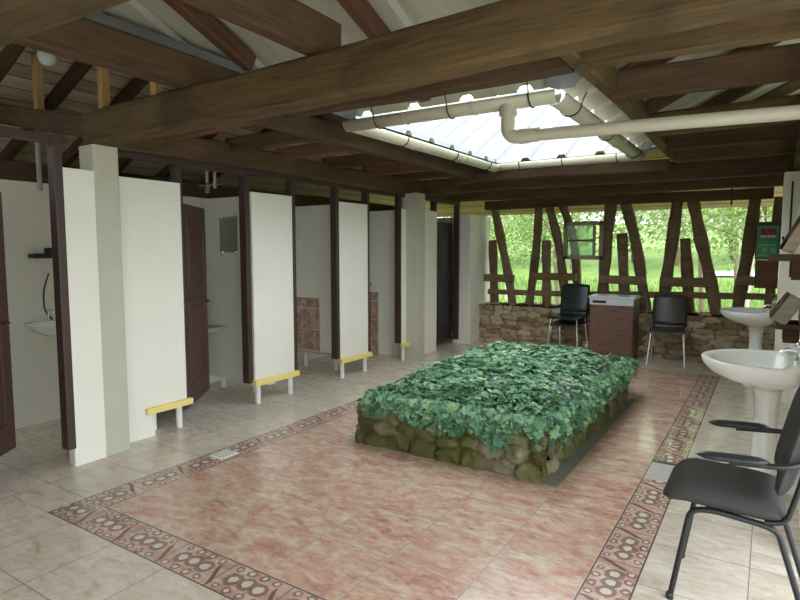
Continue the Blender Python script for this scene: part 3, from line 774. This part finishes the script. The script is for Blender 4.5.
t = thing('drain_pipe', (px, gy0, pz), 'cream drain pipe from the near gutter running off to the right', 'pipe')
MB().tube([(px, gy0, GZ-.03), (px, gy0, GZ-.1)], .055, 16).build('gutter_outlet', 'pvc', t)
MB().tube(fillet([(px, gy0, GZ-.08), (px, gy0, pz), (px+.2, gy0, pz)], .09, 8), .043, 16).build('elbow', 'pvc', t)
MB().tube([(px+.1, gy0, pz), (.2, gy0, pz-.035)], .036, 16).build('run', 'pvc', t)
MB().tube([(px+.08, gy0, pz), (px+.14, gy0, pz)], .047, 16).build('collar', 'pvc', t)

# ------------------------------------------------------------------ planter
PX0, PX1, PY0, PY1, PH = -2.63, -1.19, 3.57, 6.0, .34
t = thing('planter_bed', ((PX0+PX1)/2, (PY0+PY1)/2, 0), 'low mossy rubble stone planter in the middle of the tiled floor', 'planter')
ba = .04   # the kerb leans in slightly
rubble('stone_kerb', [((PX0, PY0, 0), (1, 0, 0), (0, ba, 1), (0, -1, 0), PX1-PX0, PH, .17, .115, .06, 21),
                      ((PX1, PY0, 0), (0, 1, 0), (-ba, 0, 1), (1, 0, 0), PY1-PY0, PH, .17, .115, .06, 22),
                      ((PX0, PY1, 0), (0, -1, 0), (ba, 0, 1), (-1, 0, 0), PY1-PY0, PH, .17, .115, .06, 23),
                      ((PX1, PY1, 0), (-1, 0, 0), (0, -ba, 1), (0, 1, 0), PX1-PX0, PH, .17, .115, .06, 24),
                      ((PX0, PY0+ba*PH, PH-.02), (1, 0, 0), (0, 1, 0), (0, 0, 1), PX1-PX0, .2, .2, .18, .04, 25),
                      ((PX0, PY1-.2, PH-.02), (1, 0, 0), (0, 1, 0), (0, 0, 1), PX1-PX0, .2, .2, .18, .04, 26),
                      ((PX0+.01, PY0+.1, PH-.02), (1, 0, 0), (0, 1, 0), (0, 0, 1), .2, PY1-PY0-.2, .2, .2, .04, 27),
                      ((PX1-.21, PY0+.1, PH-.02), (1, 0, 0), (0, 1, 0), (0, 0, 1), .2, PY1-PY0-.2, .2, .2, .04, 28)], 'mossy', t)
MB().box((PX0+.012, PY0+.012, 0), (PX1-.012, PY1-.012, PH-.02)).build('core', 'mortar', t)
MB().box((PX0+.06, PY0+.06, .0), (PX1-.06, PY1-.06, PH-.05)).build('soil', 'soil', t)
# geraniums
cx, cy, hx, hy = -1.885, 4.86, .7, 1.29
def mound(x, y):
    d = min(1., max(abs(x-cx)/hx, abs(y-cy)/hy)); e = ((abs(x-cx)/hx)**5+(abs(y-cy)/hy)**5)**.2
    k = max(0., 1-e**4)
    return .33+.21*k**.75+.05*noise.noise(V((x*3, y*3, 0)))+.03*noise.noise(V((x*8, y*8, 4)))
rnd = random.Random(11); b = MB()
def leaf(p, nrm, r, spin):
    nrm = nrm.normalized(); a = nrm.cross(V((0.3, .2, 1)) if abs(nrm.z) < .9 else V((1, 0, 0))).normalized(); c = nrm.cross(a)
    n = 20; pts = [p-nrm*r*.12]
    for k in range(n):
        an = spin+2*PI*k/n; lob = (.78, .98, 1.02, .9)[k % 4]
        if k in (0, 19): lob *= .55
        pts.append(p+(a*math.cos(an)+c*math.sin(an))*r*lob+nrm*r*(.12*(1 if k % 4 == 0 else 0)-.05))
    b.add(pts, [(0, 1+k, 1+(k+1) % n) for k in range(n)])
for i in range(10500):
    x = rnd.uniform(cx-hx, cx+hx); y = rnd.uniform(cy-hy, cy+hy)
    z = mound(x, y); e = .03
    g = V((-(mound(x+e, y)-z)/e, -(mound(x, y+e)-z)/e, 1)).normalized()
    nn = (g*.45+V((0, 0, .9))+V((rnd.gauss(0, .25), rnd.gauss(0, .25), 0)))
    leaf(V((x, y, z-abs(rnd.gauss(0, .045))+.012)), nn, rnd.uniform(.022, .042), rnd.random()*6.28)
# overhanging skirt on the sides
for i in range(4600):
    s = rnd.choice((0, 0, 0, 1, 1, 1, 2, 3)); u = rnd.uniform(-1, 1); q = rnd.random()**1.3
    if s == 0: x, y, n0 = cx+u*hx, cy-hy, V((0, -1, 0))
    elif s == 1: x, y, n0 = cx+hx, cy+u*hy, V((1, 0, 0))
    elif s == 2: x, y, n0 = cx-hx, cy+u*hy, V((-1, 0, 0))
    else: x, y, n0 = cx+u*hx, cy+hy, V((0, 1, 0))
    lowz = .25+.16*noise.noise(V((x*5, y*5, 9))) - (.04 if s == 1 else 0)
    z = .4-q*(.4-lowz); out = rnd.uniform(-.05, .05)+.03*math.sin(q*PI)+(.05 if s == 1 and y > 4 else 0)*rnd.random()
    leaf(V((x, y, z))+n0*out, n0*.5+V((rnd.gauss(0, .3), rnd.gauss(0, .3), .6)), rnd.uniform(.02, .038), rnd.random()*6.28)
for i in range(90):      # loose sprigs standing out of the mass
    an = rnd.random()*2*PI; q = rnd.uniform(.8, 1.); ca, sa = math.cos(an), math.sin(an); m_ = max(abs(ca), abs(sa))
    x, y = cx+hx*q*ca/m_, cy+hy*q*sa/m_; p = V((x, y, mound(x, y)-.04)); d = V((ca*.7, sa*.7, rnd.uniform(.3, 1.1))).normalized()*rnd.uniform(.06, .15)
    if y < cy-hy*.9: d *= .6
    b.tube([p, p+d*.6, p+d+V((0, 0, -.01))], .0022, 4)
    for k in range(4): leaf(p+d*(.55+.15*k)+V((rnd.gauss(0, .014), rnd.gauss(0, .014), 0)), V((rnd.gauss(0, .4), rnd.gauss(0, .4), 1)), rnd.uniform(.014, .028), rnd.random()*6.28)
gf = tag(b.build('geranium_foliage', 'geranium', fix=False), 'dense green geranium foliage overflowing the stone planter', 'plants', kind='stuff')
b = MB()
for i in range(70):
    edge = rnd.random() < .55
    x = rnd.uniform(cx-hx, cx+hx) if not edge else (cx+hx-rnd.random()*.12 if rnd.random() < .7 else cx-hx+rnd.random()*.1); y = rnd.uniform(cy-hy*.9, cy+hy)
    z = mound(x, y)+rnd.uniform(.01, .06); b.tube([(x, y, z-.1), (x, y, z)], .002, 4)
    for k in range(5):
        an = k*2*PI/5; d = V((math.cos(an), math.sin(an), .35)); s = V((-math.sin(an), math.cos(an), 0)); p = V((x, y, z))
        b.add([p, p+d*.011+s*.007, p+d*.02, p+d*.011-s*.007], [(0, 1, 2, 3)])
tag(b.build('flowers', 'flower', gf, fix=False), kind='stuff')

# ------------------------------------------------------------------ chairs by the stone wall
def shell_chair(name, mat, label, loc, rz, n=1, group=None, legr=.011):
    """moulded plastic shell chair on four steel legs, facing local -Y"""
    t = thing(name, loc, label, 'chair', group, rz)
    def seat(u, v):
        x = (u-.5)*.43*(1-.08*v); y = -.22+.4*v
        return (x, y, .455-.018*math.sin(PI*v)*(1-abs(2*u-1)**2)-.03*max(0, .12-v)/.12+.012*abs(2*u-1)**3)
    def back(u, v):
        x = (u-.5)*(.4+.03*math.sin(v*PI)); y = .2+.09*v-.03*(1-abs(2*u-1)**2)*(1 if v > 0 else 1)
        return (x, y, .5+.4*v-.02*abs(2*u-1)**4*v)
    def bend(u, v):
        a = v*PI/2; x = (u-.5)*.4
        return (x, .16+.045*math.sin(a)-.025*v*(1-abs(2*u-1)**2), .447+.055*(1-math.cos(a)))
    b = MB(); b.sheet(seat, 10, 10, .008); b.sheet(bend, 10, 5, .008); b.build('seat', mat, t, world=False)
    MB().sheet(back, 10, 8, .009).build('backrest', mat, t, world=False)
    for sx in (-1, 1):
        MB().tube(fillet([(sx*.17, -.14, .435), (sx*.19, -.17, .42), (sx*.225, -.22, 0)], .04), legr, 8).build('leg', 'chrome', t, world=False)
        MB().tube(fillet([(sx*.17, .12, .435), (sx*.19, .15, .42), (sx*.215, .24, 0)], .04), legr, 8).build('leg', 'chrome', t, world=False)
        MB().tube([(sx*.17, -.14, .435), (sx*.17, .12, .435)], legr, 8).build('seat_rail', 'chrome', t, world=False)
    return t
shell_chair('shell_chair', 'grey_plastic', 'charcoal shell chair with chrome legs standing alone right of the brown appliance', (-1.1, 8.28, 0), math.radians(4))
c1 = shell_chair('shell_chair', 'green_plastic', 'lower of the two stacked dark green chairs left of the brown appliance', (-2.4, 8.24, 0), math.radians(-5), group='stacked dark chairs')
c2 = copy_tree(c1); c2.location = (-2.4, 8.215, .11); c2['label'] = 'upper of the two stacked dark green chairs left of the brown appliance'

# brown fronted appliance
t = thing('dishwasher', (-1.78, 8.36, 0), 'brown-fronted dishwasher with white control strip between the chairs at the stone wall', 'appliance')
MB().box((-2.07, 8.1, .05), (-1.5, 8.5, .84), .006).build('body', 'panelwood', t)
MB().box((-2.06, 8.085, .1), (-1.51, 8.102, .745), .004).build('front_panel', 'panelwood', t)
MB().box((-2.09, 8.08, .845), (-1.48, 8.51, .875), .006).build('worktop', 'enamel', t)
cs = MB().box((-2.07, 8.075, .755), (-1.5, 8.1, .842), .004).build('control_strip', 'enamel', t)
MB().box((-2.03, 8.068, .78), (-1.85, 8.078, .815), .003).build('grip_slot', 'black', cs)
MB().box((-2.05, 8.14, 0), (-1.52, 8.48, .055)).build('plinth', 'black', t)
MB().tube(fillet([(-1.51, 8.47, .86), (-1.42, 8.44, .88), (-1.37, 8.42, .7), (-1.42, 8.44, .5), (-1.5, 8.47, .42)], .1, 8), .012, 8).build('hose', 'rubber', t)

# ------------------------------------------------------------------ washbasins
def basin_outline(sx, sy, cx0, back, z, n=36):
    pts = []
    for k in range(n):
        a = 2*PI*k/n; c, s_ = math.cos(a), math.sin(a)
        if c < 0: x, y = c*sx, s_*sy
        else: x, y = back*abs(c)**.35, sy*math.copysign(abs(s_)**.55, s_)
        pts.append((cx0+x, y, z))
    return pts
def washbasin(name, loc, label, group=None, rz=0., pedestal=True, S=1.):
    """front faces local -X, the wall is at local +.2"""
    t = thing(name, loc, label, 'washbasin', group, rz)
    R = [(.065, .07, .0, .08, .66), (.11, .12, .0, .11, .685), (.22, .24, .0, .16, .715), (.3, .32, .0, .185, .755), (.34, .355, .0, .19, .8), (.35, .365, .0, .19, .835), (.345, .36, .0, .19, .842),
         (.315, .33, .0, .1, .842), (.3, .31, .0, .09, .825), (.26, .27, 0, .08, .77), (.18, .19, 0, .06, .725), (.04, .04, 0, .03, .71)]
    MB().rings([[V(p)*1 for p in basin_outline(*r)] for r in R]).build('bowl', 'ceramic', t, world=False)
    if pedestal:
        MB().rings([[V((.015+r*math.cos(a)*1.1, r*math.sin(a), z)) for a in [2*PI*k/20 for k in range(20)]] for r, z in
                    ((.1, 0), (.1, .02), (.075, .06), (.06, .25), (.056, .5), (.064, .62), (.075, .68))]).build('pedestal', 'ceramic', t, world=False)
    tp = MB().lathe([(.024, .84), (.024, .85), (.017, .86), (.017, .91), (.021, .92), (.021, .945), (.012, .955)], (.165, 0, 0), 14)
    tp.tube(fillet([(.165, 0, .895), (.1, 0, .91), (.07, 0, .885)], .03), .009, 8)
    tp = tp.build('tap', 'chrome', t, world=False)
    MB().tube([(.165, 0, .955), (.165, .0, .965), (.175, .05, .98)], .007, 8).build('lever', 'chrome', tp, world=False)
    MB().lathe([(.02, .713), (.024, .716), (.012, .718)], (-.0, 0, 0), 14).build('drain', 'chrome', t, world=False)
    return t
w1 = washbasin('washbasin', (.005, 4.12, 0), 'white pedestal washbasin nearest, behind the arm chair', 'pedestal washbasins along the right wall')
w2 = copy_tree(w1); w2.location = (-.11, 7.4, 0); w2['label'] = 'white pedestal washbasin farther back, in front of the stone wall'
# leaning mirrors on rough shelves
def shelf_mirror(y0, y1, z, xo, lean, hgt, dep, label, label2):
    s = thing('rough_shelf', (.11, (y0+y1)/2, z), label, 'shelf', 'rough shelves on the right wall')
    MB().box((xo+(.05 if z < 1.2 else -.02), y0, z-.035), (.2, y1, z), .005).build('board', 'timber_dark', s)
    for y in (y0+.1, y1-.1): MB().box((.1, y-.015, z-.14), (.2, y+.015, z-.035), .003).build('bracket', 'timber_dark', s)
    t = thing('leaning_mirror', (xo, (y0+y1)/2, z), label2, 'mirror', 'wood framed mirrors leaning on the shelves')
    up = V((lean, 0, 1)).normalized(); n = V((-up.z, 0, up.x)); c = V((xo+.04, (y0+y1)/2, z+.03))+up*hgt/2+n*-.03
    pbox(MB(), c, (0, 1, 0), up, n, (y1-y0)/2-.02, hgt/2, dep).build('back', 'weathered', t)
    b = MB(); f = c+n*(dep+.006)
    for q in (-1, 1):
        pbox(b, f+up*q*(hgt/2-.03), (0, 1, 0), up, n, (y1-y0)/2-.02, .03, .008)
        pbox(b, f+V((0, 1, 0))*q*((y1-y0)/2-.05), (0, 1, 0), up, n, .03, hgt/2, .008)
    b.build('frame', 'timber_dark', t)
    pbox(MB(), c+n*(dep+.003), (0, 1, 0), up, n, (y1-y0)/2-.07, hgt/2-.05, .003, 0).build('glass', 'mirror', t)
shelf_mirror(3.75, 4.35, 1.475, .01, .5, .26, .03, 'upper rough dark shelf on the right wall', 'upper wood framed mirror leaning back on its shelf')
shelf_mirror(4.9, 5.3, .97, .0, .62, .2, .05, 'lower rough dark shelf near the far washbasin', 'lower grey weathered framed mirror leaning beside the far washbasin')
o = MB().tube(fillet([(.145, 6.67, 2.15), (.145, 6.67, 1.64), (.13, 6.67, 1.58), (.1, 6.67, 1.58), (.09, 6.67, 1.63)], .03), .009, 8).build('hook', 'iron'); tag(o, 'long dark metal hook hanging on the white right pilaster', 'hook')

# ------------------------------------------------------------------ arm chair in the foreground
t = thing('arm_chair', (-.1, 2.83, 0), 'charcoal upholstered arm chair with black steel frame at the right edge, nearest to the camera', 'chair')
def cushion(b, fn_c, fn_n, hu, hv, th, nu=14, nv=12, e=4.):
    """pillow over a surface: fn_c(u,v) centre, fn_n(u,v) normal, thickness th, rounded edges"""
    rings = []; top = {}; 
    vs = []; fs = []; w_ = nv+1
    for sgn in (1, -1):
        for i in range(nu+1):
            for j in range(nv+1):
                u, v = 2*i/nu-1, 2*j/nv-1
                k = max(0., (1-abs(u)**e)*(1-abs(v)**e))**.4
                rr = 1-.045*(abs(u)**6*abs(v)**6)*2
                vs.append(V(fn_c(u*rr, v*rr))+V(fn_n(u, v))*sgn*th*(.5*k+.02))
    K = (nu+1)*w_
    for i in range(nu):
        for j in range(nv):
            a, b_, c, d = i*w_+j, (i+1)*w_+j, (i+1)*w_+j+1, i*w_+j+1
            fs += [(a, b_, c, d), (K+d, K+c, K+b_, K+a)]
    for i in range(nu): fs += [(i*w_, K+i*w_, K+(i+1)*w_, (i+1)*w_), ((i+1)*w_+nv, K+(i+1)*w_+nv, K+i*w_+nv, i*w_+nv)]
    for j in range(nv): fs += [(j+1, K+j+1, K+j, j), (nu*w_+j, K+nu*w_+j, K+nu*w_+j+1, nu*w_+j+1)]
    return b.add(vs, fs, True)
CY = 2.83
def sc(u, v):
    x = -.125+u*.225; return (x, CY+v*.235, .475-.035*max(0, -u-.55)**1.5*3-.02*(u+1)*.5+.01*v*v)
cushion(MB(), sc, lambda u, v: (0, 0, 1), 0, 0, .085).build('seat', 'fabric', t)
def bc(u, v):
    z = .53+(u+1)*.5*.42; return (.085+.095*(z-.53)/.42+.025*v*v*-1, CY+v*.225, z)
cushion(MB(), bc, lambda u, v: (-.97, 0, .22), 0, 0, .07).build('backrest', 'fabric', t)
for s in (-1, 1):
    y = CY+s*.2
    MB().tube(fillet([(-.3, y, 0), (-.235, y, .415), (-.15, y, .43), (.02, y, .415), (.075, y, .4), (.2, y, 0)], .07, 6), .0125, 10).build('leg_frame', 'black_metal', t)
    MB().tube(fillet([(.03, y*1, .425), (.1, y, .44), (.13, y, .56), (.2, CY+s*.2, .92)], .05), .0115, 8).build('back_tube', 'black_metal', t)
    ya = CY+s*.26
    MB().tube(fillet([(.165, y, .7), (.1, ya, .68), (-.1, ya, .665)], .05), .012, 8).build('arm_tube', 'black_metal', t)
    b = MB(); rings = []
    for k in range(13):
        q = k/12; x = -.215+.25*q; wv = .024*(1-abs(2*q-1)**5)+.004; hv = .014*(1-abs(2*q-1)**6)+.003
        rings.append([V((x, ya+wv*math.cos(a), .676+.012*q+hv*math.sin(a))) for a in [2*PI*m/12 for m in range(12)]])
    b.rings(rings).build('arm_pad', 'black', t)
    for q in (-.3, .2): MB().lathe([(.016, 0), (.016, .02), (.012, .03)], (q, y, 0), 10).build('foot_cap', 'black', t)
MB().tube([(-.17, CY-.2, .43), (-.17, CY+.2, .43)], .0115, 8).build('cross_tube', 'black_metal', t)

# ------------------------------------------------------------------ inside the stalls
t = thing('wall_mirror', (-4.8, 4.16, 1.47), 'small frameless mirror on clips on the wall inside the stall with the open brown door', 'mirror')
MB().box((-4.93, 4.15, 1.47), (-4.66, 4.158, 1.85), .002).build('glass', 'mirror', t)
for x in (-4.9, -4.69):
    for z in (1.465, 1.855): MB().box((x-.012, 4.143, z-.02), (x+.012, 4.16, z+.02), .002).build('clip', 'chrome', t)
def wall_basin(loc, rz, label):
    t = thing('wall_basin', loc, label, 'washbasin', None, rz)
    R = [(.05, .05, .0, .1, -.12), (.15, .15, .0, .14, -.07), (.2, .2, 0, .15, -.01), (.205, .205, 0, .15, .0), (.17, .17, 0, .08, 0), (.12, .13, 0, .06, -.06), (.03, .03, 0, .03, -.08)]
    MB().rings([[V(p) for p in basin_outline(*r)] for r in R]).build('bowl', 'ceramic', t, world=False)
    MB().tube(fillet([(.1, 0, 0), (.1, 0, .1), (.02, 0, .1), (.02, 0, .07)], .03), .009, 8).build('tap', 'chrome', t, world=False)
wall_basin((-5.1, 2.52, .89), PI, 'small wall washbasin in the leftmost stall behind the near door post')
t = thing('corner_shelf', (-5.0, 4.02, .66), 'dark greenish corner ledge below the small mirror in the stall with the open door', 'shelf')
MB().box((-5.26, 3.86, .64), (-4.86, 4.16, .69), .008).build('slab', 'plaster_grey', t)
MB().box((-5.2, 4.0, .5), (-5.16, 4.15, .64), .004).build('bracket', 'iron', t)
t = thing('black_rail_shelf', (-5.2, 2.5, 1.46), 'small black shelf bracket on the white back wall of the leftmost stall', 'shelf')
MB().box((-5.26, 2.41, 1.43), (-5.16, 2.7, 1.47), .004).build('board', 'black', t)
MB().box((-5.26, 2.54, 1.47), (-5.19, 2.66, 1.52), .004).build('block', 'black', t)
o = MB().tube(fillet([(-5.24, 2.56, 1.3), (-5.23, 2.5, 1.15), (-5.22, 2.5, .98), (-5.22, 2.56, .9)], .1, 6), .007, 6).build('supply_hose', 'black'); tag(o, 'thin black hose above the washbasin in the leftmost stall', 'hose')
o = MB().tube([(-5.22, 2.515, 2.0), (-5.22, 2.515, 2.62)], .02, 12).build('conduit_pipe', 'pvc_grey'); tag(o, 'grey upright pipe behind the top of the near door post', 'pipe')
t = thing('globe_lamp', (-4.7, 2.36, 3.08), 'white opal globe lamp high under the boarded roof at upper left', 'lamp')
pr_ = [(.001, -.07)]+[(.07*math.sin(a), -.07*math.cos(a)) for a in [PI*k/12 for k in range(1, 11)]]+[(.03, .068), (.03, .072)]
MB().lathe(pr_, (-4.69, 2.36, 2.96), 20).build('globe', 'lamp', t)
MB().tube([(-4.69, 2.36, 3.02), (-4.69, 2.36, 3.1)], .035, 14).build('holder', 'black', t)
# pipework over the second stall
t = thing('shower_pipework', (-4.78, 3.95, 2.2), 'pale shower pipes hanging above the stall with the open brown door', 'pipes')
b = MB()
for x in (-4.86, -4.74): b.tube([(x, 3.95, 2.45), (x, 3.95, 2.12)], .016, 10)
b.build('riser', 'pvc', t)
MB().tube([(-4.98, 3.95, 2.16), (-4.64, 3.95, 2.16)], .014, 10).build('cross_pipe', 'chrome', t)
MB().lathe([(.02, 2.08), (.03, 2.17), (.03, 2.14), (.016, 2.18)], (-4.86, 3.95, 0), 12).build('valve', 'chrome', t)
t = thing('pipe_bracket', (-4.9, 6.74, 1.0), 'small tap on the tiled wall of the far stall', 'tap')
MB().tube(fillet([(-4.8, 6.75, 1.0), (-4.8, 6.7, 1.0), (-4.8, 6.66, .95)], .03), .01, 8).build('spout', 'chrome', t)
MB().lathe([(.02, 1.0), (.02, 1.03), (.006, 1.035)], (-4.8, 6.71, 0), 10).build('knob', 'chrome', t)

# drain
t = thing('drain_cover', (-3.32, 2.78, .002), 'small pale perforated drain cover set in the left patterned border', 'drain cover')
MB().box((-3.39, 2.7, 0), (-3.25, 2.86, .005), .002).build('plate', 'white_pipe', t)
b = MB()
for i in range(4):
    for j in range(4): b.lathe([(.008, .0045), (.008, .0056)], (-3.365+.03*i, 2.733+.031*j, 0), 8)
b.build('perforations', 'rubber', t)
# garden trees
def tree(name, x, y, h, r, mat, bark, n, label, seed, group, leaf_s=.16, trunk_r=.09, base=.3):
    rnd = random.Random(seed); z0 = ground_z(x, y)-.05
    t = thing(name, (x, y, z0), label, 'tree', group)
    b = MB(); lean = V((rnd.uniform(-.12, .12), rnd.uniform(-.12, .12), 1)); P = [V((x, y, z0))+lean*h*q+V((.06*math.sin(q*5+seed), 0, 0)) for q in (0, .15, .3, .45, .6, .8)]
    b.tube(P, [trunk_r*1.2, trunk_r, trunk_r*.85, trunk_r*.7, trunk_r*.45, trunk_r*.2], 8)
    tips = [P[-1]]
    for k in range(9):
        q = rnd.uniform(base, .7); s = V((x, y, z0))+lean*h*q; a = rnd.random()*2*PI
        e = s+V((math.cos(a)*r*rnd.uniform(.5, .95), math.sin(a)*r*rnd.uniform(.5, .95), h*rnd.uniform(.08, .28)))
        b.tube([s, s.lerp(e, .5)+V((0, 0, .1)), e], [trunk_r*.4, trunk_r*.25, .01], 5); tips += [e, s.lerp(e, .6)]
    b.build('trunk', bark, t)
    lb = MB()
    for i in range(n):
        c = rnd.choice(tips); d = V((rnd.gauss(0, 1), rnd.gauss(0, 1), rnd.gauss(0, .8)))*r*.26; p = c+d
        if p.z < z0+h*base*.55: continue
        nn = V((rnd.gauss(0, 1), rnd.gauss(0, 1), rnd.gauss(.5, .8))).normalized(); a = nn.orthogonal().normalized(); c2 = nn.cross(a); s = leaf_s*rnd.uniform(.6, 1.2)
        lb.add([p-a*s*.5, p+c2*s*.28, p+a*s*.5, p-c2*s*.28], [(0, 1, 2, 3)])
    lb.build('foliage', mat, t, fix=False); return t
# open orchard trees to the right, dense wood edge to the left and behind
spots = [(-1.35, 15.2, 4.2, 1.9, 'tree_b', 'trunk', 'slim pale-leaved tree on the lawn seen above the brown appliance'),
         (-.72, 18.3, 4.6, 1.8, 'tree_b', 'trunk', 'thin tree on the lawn seen between the A of posts'),
         (-.35, 14.4, 4.0, 1.5, 'tree_b', 'birch', 'pale-barked tree on the lawn left of the green sign'),
         (.1, 13.0, 3.6, 1.3, 'tree_a', 'trunk', 'bright green tree on the lawn behind the green sign'),
         (-2.6, 19.5, 5.0, 2.0, 'tree_b', 'trunk', 'pale tree farther back on the lawn'),
         (-6.3, 15.4, 5.5, 1.7, 'tree_a', 'birch', 'white-barked birch at the left end of the view outside'),
         (-5.4, 17.5, 5.5, 2.0, 'tree_a', 'trunk', 'fresh green tree behind the white-barked birch'),
         (-4.6, 14.8, 4.4, 1.5, 'tree_c', 'trunk', 'deep green bushy tree behind the hung window sash')]
for i, (x, y, h, r, m, bk, lb) in enumerate(spots):
    tree('garden_tree', x, y, h, r, m, bk, 3600, lb, 40+i, 'trees on the lawn outside', .1, .05, .38 if i < 5 else .2)
names = ['left', 'middle', 'right']
i = 0
for (x, y) in ((-15, 22), (-12.5, 24), (-10.5, 21.5), (-8.5, 25), (-6.6, 23), (-4.8, 26), (-3, 25), (-1.2, 27), (.6, 25), (2.6, 28), (-18, 27), (4.8, 26), (-13, 30), (-6, 31), (0, 32)):
    tree('woodland_tree', x, y, 6.5+(i % 3), 2.7, ('tree_a', 'tree_c', 'tree_b')[i % 3], 'trunk', 3000,
         'leafy green tree of the wood edge beyond the lawn', 80+i, 'trees of the wood edge', .24, .14, .1); i += 1
